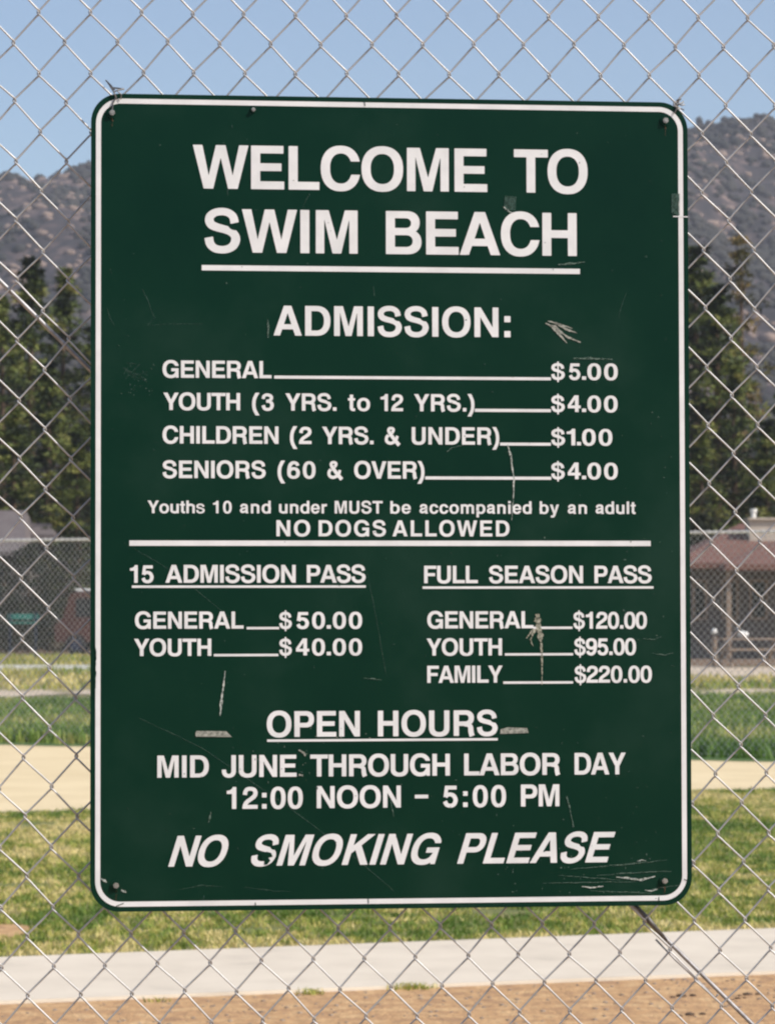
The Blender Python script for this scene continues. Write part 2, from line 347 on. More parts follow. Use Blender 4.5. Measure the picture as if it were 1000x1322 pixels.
# ------------------------------------------------------------------ trees
def leaf_cloud(centres, radii, per, size, tints, squash=.8, droop=0.0):
    n = len(centres) * per
    c = np.repeat(centres, per, 0); r = np.repeat(radii, per)
    d = RNG.normal(0, 1, (n, 3)); d /= np.linalg.norm(d, axis=1)[:, None]; rad = RNG.uniform(.25, 1, n) ** .6
    p = c + d * (r * rad)[:, None] * [1, 1, squash]
    a = RNG.normal(0, 1, (n, 3)); a += d * 1.1; a[:, 2] -= droop; a /= np.linalg.norm(a, axis=1)[:, None]
    b = np.cross(a, RNG.normal(0, 1, (n, 3))); b /= np.linalg.norm(b, axis=1)[:, None]
    s = size * RNG.uniform(.6, 1.4, n)[:, None]
    V = np.stack([p - b * s * .28, p + b * s * .28, p + a * s], 1).reshape(-1, 3)
    F = np.arange(3 * n).reshape(-1, 3)
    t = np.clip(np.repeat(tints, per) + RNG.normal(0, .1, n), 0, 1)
    return V, F, np.repeat(t, 3)
def pine_meshes(h, rad, seed, sparse=1.0, per=26, start=.10, broad=.95):
    r = random.Random(seed); C = []; Rr = []; T = []; limbs = MB()
    nl = int(78 * sparse)
    for i in range(nl):
        t = start + (1 - start) * (i + r.random()) / nl; z = t * h
        rr = rad * (1 - t) ** broad * r.uniform(.5, 1.15) + .10
        a = i * 2.399 + r.uniform(-.4, .4); up = r.uniform(-.12, .25) * rr
        tip = Vector((math.cos(a) * rr, math.sin(a) * rr, z + up))
        limbs.tube([(0, 0, z - .1), tuple(tip * .5 + Vector((0, 0, z * .5 - .03))), tuple(tip)], [.05 * (1.2 - t), .03 * (1.2 - t) + .004, .008], 4, cap=False)
        lt = min(1, max(0, r.gauss(.42, .27)))
        m = max(2, int(rr / .5))
        for q in range(m):
            f = (q + 1.0) / m
            if f < .3: continue
            C.append((tip.x * f + r.uniform(-.15, .15), tip.y * f + r.uniform(-.15, .15), z + up * f + r.uniform(-.05, .15)))
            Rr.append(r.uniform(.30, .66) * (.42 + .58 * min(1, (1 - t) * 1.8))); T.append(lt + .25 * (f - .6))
    for zz, q_ in ((1.0, .16), (.975, .2), (.95, .26), (.92, .3)):
        C.append((r.uniform(-.05, .05), r.uniform(-.05, .05), h * zz)); Rr.append(q_); T.append(.45)
    Vv, Ff, Tt = leaf_cloud(np.array(C), np.array(Rr), int(per * 1.7), .19, np.array(T), .62)
    me = pymesh('crown', Vv, Ff); at = me.attributes.new('tint', 'FLOAT', 'POINT'); at.data.foreach_set('value', Tt.astype(np.float32))
    tk = MB().tube([(0, 0, -.1), (.03, 0, h * .3), (-.02, .03, h * .7), (0, 0, h * .97)], [.02 * h, .015 * h, .007 * h, .01], 9)
    return me, polymesh('trunk', tk.V, tk.F, True), polymesh('limbs', limbs.V, limbs.F)
PN = [pine_meshes(14, 2.7, 1), pine_meshes(14, 3.3, 5, .95), pine_meshes(14, 2.0, 9, .55, 14), pine_meshes(7, 2.9, 12, .62, 30, .04, .55)]
def tree(kind, px, ptop, d, label, cm, name='pine_tree', group='pine trees behind the far fence', wide=1.0):
    me, tk, lb = PN[kind]; H = gz(ptop, d); base = 7 if kind == 3 else 14; s = H / base
    t = empty(name, (gx(px, d), d, 0), random.uniform(0, 6.28)); t.scale = (s * wide, s * wide, s)
    me2 = me
    if me.materials and me.materials[0] is not cm: me2 = me.copy(); me2.materials.clear()
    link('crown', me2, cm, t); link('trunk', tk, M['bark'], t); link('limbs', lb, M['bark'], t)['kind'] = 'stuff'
    tag(t, label, 'tree' if name != 'bush' else 'bush', group); return t
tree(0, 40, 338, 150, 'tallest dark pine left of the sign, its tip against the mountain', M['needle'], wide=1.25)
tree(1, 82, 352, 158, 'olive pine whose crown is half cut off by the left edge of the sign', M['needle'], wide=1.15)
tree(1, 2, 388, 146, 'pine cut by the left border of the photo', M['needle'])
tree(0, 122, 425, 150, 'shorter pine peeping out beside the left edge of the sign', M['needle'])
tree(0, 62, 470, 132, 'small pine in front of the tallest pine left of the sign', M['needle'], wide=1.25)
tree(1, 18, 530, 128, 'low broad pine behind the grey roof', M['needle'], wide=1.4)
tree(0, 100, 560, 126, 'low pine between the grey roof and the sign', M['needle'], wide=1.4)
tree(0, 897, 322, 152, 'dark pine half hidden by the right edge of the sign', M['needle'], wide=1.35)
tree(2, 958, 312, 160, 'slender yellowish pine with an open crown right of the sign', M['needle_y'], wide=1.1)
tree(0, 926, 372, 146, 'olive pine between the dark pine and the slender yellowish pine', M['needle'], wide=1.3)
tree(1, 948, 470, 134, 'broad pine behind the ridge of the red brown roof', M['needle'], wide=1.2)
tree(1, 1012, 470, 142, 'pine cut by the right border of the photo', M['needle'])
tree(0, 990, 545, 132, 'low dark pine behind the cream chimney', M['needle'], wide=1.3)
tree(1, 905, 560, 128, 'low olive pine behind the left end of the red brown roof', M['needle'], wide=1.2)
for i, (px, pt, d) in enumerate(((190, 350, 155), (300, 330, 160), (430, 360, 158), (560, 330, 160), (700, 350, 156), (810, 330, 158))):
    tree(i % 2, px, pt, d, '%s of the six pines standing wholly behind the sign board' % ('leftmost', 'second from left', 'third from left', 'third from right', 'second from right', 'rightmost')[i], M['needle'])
for px, pt, d, lab in ((-15, 722, 118, 'dark bush under the grey roof at the left border'), (38, 705, 116, 'dark bush behind the teal bench'), (85, 700, 119, 'dark bush behind the red van'),
                       (20, 775, 112, 'lowest bush, just behind the teal bench'), (62, 765, 113, 'low bush between the teal bench and the red van')):
    tree(3, px, pt, d, lab, M['shrub'], 'bush', 'bushes beyond the far fence', 1.25)
for px, pt, d, lab in ((903, 668, 116, 'bush behind the left eave of the red brown roof'),):
    tree(3, px, pt, d, lab, M['shrub'], 'bush', 'bushes beyond the far fence', 1.1)

# ------------------------------------------------------------------ houses
def gable_roof(x0, x1, y0, y1, ze, zr, mt, parent, rx0=None, rx1=None, name='roof'):
    rx0 = x0 if rx0 is None else rx0; rx1 = x1 if rx1 is None else rx1; ym = (y0 + y1) / 2
    mb = MB(); mb.face([(x0, y0, ze), (x1, y0, ze), (rx1, ym, zr), (rx0, ym, zr)]); mb.face([(x1, y1, ze), (x0, y1, ze), (rx0, ym, zr), (rx1, ym, zr)])
    mb.face([(x0, y1, ze), (x0, y0, ze), (rx0, ym, zr)]); mb.face([(x1, y0, ze), (x1, y1, ze), (rx1, ym, zr)])
    mb.face([(x0, y0, ze - .16), (x0, y1, ze - .16), (x1, y1, ze - .16), (x1, y0, ze - .16)])
    for a, b in (((x0, y0), (x1, y0)), ((x1, y0), (x1, y1)), ((x1, y1), (x0, y1)), ((x0, y1), (x0, y0))):
        mb.face([(*a, ze - .16), (*b, ze - .16), (*b, ze), (*a, ze)])
    return mb.build(name, mt, parent)
D = 92.; h1 = empty('house', (gx(1000, D), D, 0)); tag(h1, 'low house with a red brown hipped roof and cream chimney right of the sign', 'house')
X = lambda px: gx(px, D) - gx(1000, D)
Z = lambda py, d=D: gz(py, d)
gable_roof(X(868), X(1260), -.6, 9.0, Z(727), gz(676, D + 4.2), M['roof_red'], h1, X(975), X(1160))
rf2 = gable_roof(X(925), X(1100), -2.2, 4.0, Z(728.5, D - 2.2), gz(697, D + 1), M['roof_red'], h1, X(1010), X(1040), 'porch_roof')
MB().box((X(880), 0, 0), (X(1250), 8.4, Z(727) - .17)).build('wall', M['wall_dark'], h1)
for a, b in ((893, 912), (930, 952), (966, 990)):
    f = MB(); x0, x1, z0, z1 = X(a), X(b), Z(800), Z(748)
    f.box((x0, -.06, z0), (x0 + .07, 0, z1)).box((x1 - .07, -.06, z0), (x1, 0, z1)).box((x0 + .07, -.06, z1 - .07), (x1 - .07, 0, z1)).box((x0 + .07, -.06, z0), (x1 - .07, 0, z0 + .07))
    wf = f.build('window', M['wood'], h1); MB().box((x0 + .07, -.02, z0 + .07), (x1 - .07, -.005, z1 - .07)).build('pane', M['glass'], wf)
for a in (928, 1060): MB().box((X(a), -1.9, 0), (X(a) + .14, -1.76, Z(728.5, D - 2) - .17)).build('porch_post', M['wood'], h1)
ch = MB().box((X(977), 2.0, Z(727)), (X(1030), 3.2, gz(671, D + 2))).box((X(975), 1.9, gz(671, D + 2)), (X(1032), 3.3, gz(668.5, D + 2))).build('chimney', M['cream'], h1)
MB().tube([(X(985), 2.5, gz(670, D + 2.5)), (X(985), 2.5, gz(661, D + 2.5))], .075, 10).tube([(X(985), 2.5, gz(661, D + 2.5)), (X(985), 2.5, gz(657, D + 2.5))], .105, 10).build('flue_pipe', M['white'], ch)
D2 = 122.; h2 = empty('house', (gx(0, D2), D2, 0)); tag(h2, 'house with a pale grey roof among dark pines at the left border', 'house')
X2 = lambda px: gx(px, D2) - gx(0, D2)
gable_roof(X2(-170), X2(36), -1, 8, gz(712, D2 - 1), gz(659, D2 + 3.5), M['roof_grey'], h2, X2(-150), X2(20))
MB().box((X2(-160), 0, 0), (X2(38), 7.4, gz(720, D2 - 1) - .17)).build('wall', M['wall_grey'], h2)
gable_roof(X2(20), X2(62), 2.5, 6, gz(690, D2 + 2.5), gz(675, D2 + 4), M['roof_grey'], h2, None, X2(50), 'side_roof')
wf = MB().box((X2(-30), -.05, gz(770, D2)), (X2(8), 0, gz(735, D2))).build('window', M['wood'], h2)
MB().box((X2(-28), -.07, gz(768, D2)), (X2(6), -.055, gz(737, D2))).build('pane', M['glass'], wf)

# red van with pale roof, mostly behind the sign
D3 = 109.; v = empty('parked_van', (gx(145, D3), D3, 0)); tag(v, 'dark red van with pale roof rail, mostly hidden behind the left edge of the sign', 'van')
zr = gz(764, D3)
prof = [(-1.85, .45), (-1.9, 1.0), (-1.6, 1.25), (-1.35, zr - .1), (-1.15, zr), (2.4, zr), (2.55, zr - .15), (2.6, .45)]
bm = MB(); m_ = MB()
for y0, y1 in ((-.9, .9),):
    nb = len(bm.V); bm.V += [(a, y0, b) for a, b in prof] + [(a, y1, b) for a, b in prof]; k = len(prof)
    bm.F.append(tuple(range(nb, nb + k))); bm.F.append(tuple(range(nb + k, nb + 2*k))[::-1])
    for i in range(k): j = (i + 1) % k; bm.F.append((nb + j, nb + i, nb + k + i, nb + k + j))
body = bm.build('body', M['van_red'], v)
for a, b in ((-1.15, -.45), (-.25, .75), (.95, 2.2)): MB().box((a, -.915, 1.3), (b, -.901, zr - .22)).build('side_window', M['glass'], v)
for a in (-.65, .65): MB().tube([(-1.2, a, zr + .06), (2.4, a, zr + .06)], .04, 8).box((-1.1, a - .03, zr), (-1.0, a + .03, zr + .04)).box((2.1, a - .03, zr), (2.2, a + .03, zr + .04)).build('roof_rail', M['white'], v)
for a in (-1.15, 1.7):
    for s in (-.92, .72):
        wl = MB().tube([(a, s, .36), (a, s + .2, .36)], .36, 20).build('wheel', M['black'], v)
        MB().tube([(a, s - .012, .36), (a, s - .002, .36)], .2, 14).build('rim', M['navy'], wl)
# teal bench, left
D4 = 100.; b = empty('park_bench', (gx(30, D4), D4, 0), .1); tag(b, 'teal topped bench in front of dark bushes left of the sign', 'bench')
zt = gz(803, D4)
for i in range(3): MB().box((-.5, -.3 + i * .21, zt - .05), (.5, -.12 + i * .21, zt)).build('seat_board', M['teal'], b)
MB().box((-.5, .34, zt + .08), (.5, .38, zt + .26)).build('backrest', M['teal'], b)
for a in (-.42, .38): MB().box((a, -.26, 0), (a + .05, -.2, zt - .05)).box((a, .28, 0), (a + .05, .34, zt + .3)).box((a, -.2, zt - .14), (a + .05, .28, zt - .09)).build('leg', M['navy'], b)
# white kerb beam on the left field
D5 = dist(866); x0, x1 = gx(-120, D5), gx(260, D5); beam = empty('boundary_beam', ((x0 + x1) / 2, D5, 0)); tag(beam, 'long low white beam lying across the far field', 'beam')
L = (x1 - x0) / 6
for i in range(6): MB().box((x0 - (x0 + x1) / 2 + i * L + .02, -.07, .02), (x0 - (x0 + x1) / 2 + (i + 1) * L - .02, .07, .15)).build('beam_section', M['white'], beam)
# right side: bollard, white box, low wall
D6 = 86.; bo = empty('post_light', (gx(921, D6), D6, 0)); tag(bo, 'short pinkish post with a pale round cap before the dark house wall', 'post')
MB().tube([(0, 0, 0), (0, 0, gz(822, D6))], .075, 10).build('post', M['wood'], bo)
bm = bmesh.new(); bmesh.ops.create_uvsphere(bm, u_segments=14, v_segments=8, radius=.08); me = bpy.data.meshes.new('cap'); bm.to_mesh(me); bm.free()
o = link('cap', me, M['white'], bo); o.location = (0, 0, gz(815, D6))
D7 = 85.; t = empty('picnic_table', (gx(968, D7), D7, 0), .2); tag(t, 'picnic table with a white bag standing in front of the dark house wall', 'table')
zt = gz(824, D7)
for i in range(4): MB().box((-.9, -.38 + i * .19, zt - .04), (.9, -.21 + i * .19, zt)).build('table_board', M['wood'], t)
for s in (-.75, .55): MB().box((-.85, s, zt - .32), (.85, s + .22, zt - .28)).build('bench_board', M['wood'], t)
for a in (-.7, .65): MB().tube([(a, -.6, 0), (a, 0, zt - .05)], .04, 6).tube([(a, .6, 0), (a, 0, zt - .05)], .04, 6).box((a - .03, -.7, zt - .37), (a + .03, .7, zt - .321)).build('trestle', M['wood'], t)
bgm = scatter('white_bag', np.array([[gx(958, D7), D7 - .1, zt + .1]]), [.17], M['white'], 1.2); tag(bgm, 'small crumpled white bag on top of the picnic table', 'bag')
D8 = 88.5; wl = MB().box((gx(872, D8), D8, 0), (gx(1200, D8), D8 + .3, gz(851, D8))).build('low_wall', M['wood']); tag(wl, 'low brown edging wall along the pale path before the house', 'wall')

# ------------------------------------------------------------------ distant chain link fence
A = Vector((gx(-60, 38.2), 38.2, 0)); B = Vector((4.95, 33.0, 0)); dirv = (B - A); Lf = dirv.length; ang = math.atan2(dirv.y, dirv.x)
f2 = empty('chain_link_fence', A, ang); tag(f2, 'tall distant chain link fence between the sand and the green turf', 'fence')
Hf = 2.42; PX, PZ = .0385, .0420
ncol = int(Lf / PX); nr = int(Hf / PZ)
Vv = []; Ff = []; k = 0; rw = .0027
cs = np.arange(ncol)
segV = []; 
for r_ in range(nr):
    z0, z1 = .03 + r_ * PZ, .03 + (r_ + 1) * PZ
    par = (cs + r_) % 2
    xa = (cs + par) * PX; xb = (cs + 1 - par) * PX
    ya = np.where(par == 0, -.004, .004); 
    a_ = np.c_[xa, ya, np.full(ncol, z0)]; b_ = np.c_[xb, ya, np.full(ncol, z1)]
    for aa, bb in ((a_, b_),):
        dd = bb - aa; dd /= np.linalg.norm(dd, axis=1)[:, None]
        n1 = np.cross(dd, [0, 1, 0]); n2 = np.tile([0., 1., 0.], (ncol, 1))
        q = []
        for cc, ss in ((1, 0), (-.5, .87), (-.5, -.87)):
            q.append(aa + (n1 * cc + n2 * ss) * rw)
        for cc, ss in ((1, 0), (-.5, .87), (-.5, -.87)):
            q.append(bb + (n1 * cc + n2 * ss) * rw)
        segV.append(np.stack(q, 1))
SV = np.concatenate(segV, 0); n = len(SV); b = np.arange(n)[:, None] * 6
F = np.concatenate([b + [0, 1, 4, 3], b + [1, 2, 5, 4], b + [2, 0, 3, 5]], 0)
o = link('wire_mesh', pymesh('wire_mesh', SV.reshape(-1, 3), F), M['galv_far'], f2); o['kind'] = 'stuff'
kn = MB()
for i in range(int(Lf / (PX * 2))):
    x_ = i * PX * 2 + .02; z_ = Hf + .014 + .006 * math.sin(i * 2.3)
    kn.tube([(x_ - .008, -.012, Hf - .03), (x_, -.016, z_), (x_ + .010, -.012, Hf - .03)], .0042, 4)
o = kn.build('knuckle_row', M['galv_far'], f2); o['kind'] = 'stuff'
MB().tube([(0, .012, Hf - .012), (Lf, .012, Hf - .012)], .016, 10).build('top_rail', M['galv_far'], f2)
MB().tube([(0, .01, .05), (Lf, .01, .05)], .004, 6).build('tension_wire', M['galv_far'], f2)
for px in (-55, 200, 520, 825):
    # position along the fence where the view ray of that column crosses it
    tx = (px - CX) / FPX; s = (tx * A.y - A.x) / (dirv.x - tx * dirv.y) * Lf
    MB().tube([(s, .05, 0), (s, .05, Hf + .04)], .03, 10).build('post', M['galv_far'], f2)
MB().tube([(Lf - .04, .05, 0), (Lf - .04, .05, Hf + .04)], .03, 10).build('post', M['galv_far'], f2)

# ------------------------------------------------------------------ the sign: pose
def rot(y, p, r):
    return Matrix.Rotation(y, 3, 'Y') @ Matrix.Rotation(p, 3, 'X') @ Matrix.Rotation(r, 3, 'Z')
RS = rot(R(-6.18), R(-2.17), R(.10)); TS = Vector((.008, -.015, 4.448)); SW, SH = .845, 1.139
conv = lambda c: Vector((c[0], -c[1], -c[2]))
u, v_, n_ = RS.col[0], RS.col[1], RS.col[2]
CM = Matrix.Translation(cam.location) @ Matrix.Rotation(R(90) + PITCH, 4, 'X')
ax = conv(u); ay = conv(-v_); az = conv(-n_); t0 = conv(TS)
SM = CM @ Matrix(((ax.x, ay.x, az.x, t0.x), (ax.y, ay.y, az.y, t0.y), (ax.z, ay.z, az.z, t0.z), (0, 0, 0, 1)))
def S(px, py, zoff=0.0):
    """photo position -> sign-plane coordinates in metres (x right, y up), on the plane zoff in front of the face"""
    d = Vector(((px - CX) / FPX, (py - CY) / FPX, 1)); T = TS - n_ * zoff
    t = T.dot(n_) / d.dot(n_); q = d * t - T
    return q.dot(u), -q.dot(v_)

sign = bpy.data.objects.new('swim_beach_sign', None); COL.objects.link(sign); sign.matrix_world = SM
tag(sign, 'large dark green metal notice board with white lettering hung on the chain link fence', 'sign')

def rrect(x0, y0, x1, y1, r, n=10):
    P = []
    for cx, cy, a0 in ((x1 - r, y1 - r, 0), (x0 + r, y1 - r, 90), (x0 + r, y0 + r, 180), (x1 - r, y0 + r, 270)):
        for i in range(n + 1):
            a = R(a0 + 90 * i / n); P.append((cx + r * math.cos(a), cy + r * math.sin(a)))
    return P
hx, hy = SW / 2, SH / 2
bm = bmesh.new(); P = rrect(-hx, -hy, hx, hy, .040, 12)
lo = [bm.verts.new((x, y, -.0030)) for x, y in P]; hi = [bm.verts.new((x, y, 0)) for x, y in P]
bm.faces.new(hi); bm.faces.new(lo[::-1]); 
for i in range(len(P)): j = (i + 1) % len(P); bm.faces.new((lo[i], lo[j], hi[j], hi[i]))
bmesh.ops.bevel(bm, geom=[e for e in bm.edges if all(v.co.z > -.001 for v in e.verts)], offset=.0006, segments=2, affect='EDGES')
me = bpy.data.meshes.new('panel'); bm.to_mesh(me); bm.free(); link('panel', me, M['sign_green'], sign)
# white border line
bi, bw = .0069, .0070
def ring(pa, pb, z, name, mt):
    V = [(x, y, z) for x, y in pa] + [(x, y, z) for x, y in pb]; n = len(pa)
    F = [(i, (i+1) % n, n + (i+1) % n, n + i) for i in range(n)]
    return link(name, polymesh(name, V, F), mt, sign)
ring(rrect(-hx + bi, -hy + bi, hx - bi, hy - bi, .035, 12), rrect(-hx + bi + bw, -hy + bi + bw, hx - bi - bw, hy - bi - bw, .0275, 12), .0004, 'border_line', M['sign_white'])

# ------------------------------------------------------------------ lettering (outlines built from strokes and bowls, cap height 718)
G = 8.0
def grid(x0, y0, x1, y1):
    xs = np.arange(x0 - 24, x1 + 32, G); ys = np.arange(y0 - 24, y1 + 32, G); return np.meshgrid(xs, ys)
def sd_poly(P, X, Y):
    P = np.asarray(P, float); d = np.full(X.shape, 1e18); ins = np.zeros(X.shape, bool)
    for i in range(len(P)):
        a, b = P[i], P[(i + 1) % len(P)]; e = b - a; L2 = e @ e
        if L2 < 1e-9: continue
        wx, wy = X - a[0], Y - a[1]; t = np.clip((wx * e[0] + wy * e[1]) / L2, 0, 1)
        d = np.minimum(d, (wx - t * e[0]) ** 2 + (wy - t * e[1]) ** 2)
        c = (a[1] > Y) != (b[1] > Y)
        with np.errstate(divide='ignore', invalid='ignore'):
            xi = a[0] + (Y - a[1]) * e[0] / (e[1] if e[1] != 0 else 1e-12)
        ins ^= c & (X < xi)
    d = np.sqrt(d); return np.where(ins, d, -d)
def poly(*P): return lambda X, Y: sd_poly(P, X, Y)
def box(x0, y0, x1, y1): return lambda X, Y: np.minimum(np.minimum(X - x0, x1 - X), np.minimum(Y - y0, y1 - Y))
def ell(cx, cy, a, b, n=2.25):
    t = np.linspace(0, 2 * np.pi, 73)[:-1]; c, s = np.cos(t), np.sin(t)
    P = np.c_[cx + a * np.sign(c) * np.abs(c) ** (2 / n), cy + b * np.sign(s) * np.abs(s) ** (2 / n)]
    return lambda X, Y: sd_poly(P, X, Y)
def U(*f): return lambda X, Y: np.maximum.reduce([g(X, Y) for g in f])
def I_(*f): return lambda X, Y: np.minimum.reduce([g(X, Y) for g in f])
def sub(a, *b): return lambda X, Y: np.minimum.reduce([a(X, Y)] + [-g(X, Y) for g in b])
def stroke(pts, hw, cutlo=None, cuthi=None):
    P = np.array(pts, float); Wd = np.array(hw if hasattr(hw, '__len__') else [hw] * len(P), float); out = []; wo = []
    Q = np.vstack([2 * P[0] - P[1], P, 2 * P[-1] - P[-2]]); m = len(P)
    for i in range(m - 1):
        p0, p1, p2, p3 = Q[i], Q[i+1], Q[i+2], Q[i+3]
        for t in np.linspace(0, 1, 9)[:-1]:
            out.append(.5 * (2*p1 + (p2-p0)*t + (2*p0-5*p1+4*p2-p3)*t*t + (3*p1-p0-3*p2+p3)*t**3)); wo.append(Wd[i] * (1-t) + Wd[i+1] * t)
    out.append(P[-1]); wo.append(Wd[-1]); out = np.array(out); wo = np.array(wo)[:, None]
    tg = np.gradient(out, axis=0); tg /= np.linalg.norm(tg, axis=1)[:, None]; nn = np.c_[-tg[:, 1], tg[:, 0]]
    Lh, Rh = out + nn * wo, out - nn * wo
    def f(X, Y):   # union of the quads
        r = np.full(X.shape, -1e9)
        for i in range(0, len(out) - 1):
            q = [Lh[i], Lh[i+1], Rh[i+1], Rh[i]]
            r = np.maximum(r, sd_poly(q, X, Y))
        # interior distances of single quads are small at shared edges: use distance to the centre line too
        d = np.full(X.shape, -1e9)
        for i in range(1, len(out) - 2):
            a, b = out[i], out[i+1]; e = b - a; L2 = e @ e + 1e-9
            wx, wy = X - a[0], Y - a[1]; t = np.clip((wx * e[0] + wy * e[1]) / L2, 0, 1)
            ww = wo[i, 0] * (1 - t) + wo[i+1, 0] * t
            d = np.maximum(d, ww - np.sqrt((wx - t*e[0])**2 + (wy - t*e[1])**2))
        # round ends of the centre-line field are cut by the end planes
        for p, tv, sg in ((out[0], tg[0], 1), (out[-1], tg[-1], -1)):
            near = (X - p[0])**2 + (Y - p[1])**2 < (wo.max() * 1.6) ** 2
            pl = sg * ((X - p[0]) * tv[0] + (Y - p[1]) * tv[1])
            d = np.where(near, np.minimum(d, pl), d)
        return d
    return f
def mirror(f, c): return lambda X, Y: f(2 * c - X, Y)
def rot180(f, cx, cy): return lambda X, Y: f(2 * cx - X, 2 * cy - Y)
def scaled(f, sx, sy, ox, oy): return lambda X, Y: f((X - ox) / sx, (Y - oy) / sy) * min(sx, sy)
SBIG = stroke([(538, 488), (512, 590), (435, 655), (325, 676), (210, 656), (135, 597), (120, 520), (158, 452), (250, 412), (350, 386), (455, 352), (530, 295), (555, 215), (520, 120), (440, 62), (335, 42), (215, 62), (135, 135), (110, 246)],
              [70, 66, 62, 61, 62, 68, 72, 70, 66, 64, 66, 70, 74, 70, 64, 61, 64, 70, 72])
SIX = U(sub(ell(276, 222, 245, 241), ell(276, 220, 104, 122)), stroke([(100, 215), (102, 380), (150, 560), (240, 640), (330, 645), (408, 600), (440, 520)], [68, 68, 70, 66, 62, 64, 66]))
NARCH = lambda x0, x1: stroke([(x0 + 70, 300), (x0 + 105, 420), (x0 + 190, 478), ((x0 + x1) / 2 + 65, 470), (x1 - 78, 415), (x1 - 70, 330), (x1 - 70, 150), (x1 - 70, 0)], [30, 55, 64, 64, 68, 70, 70, 70])
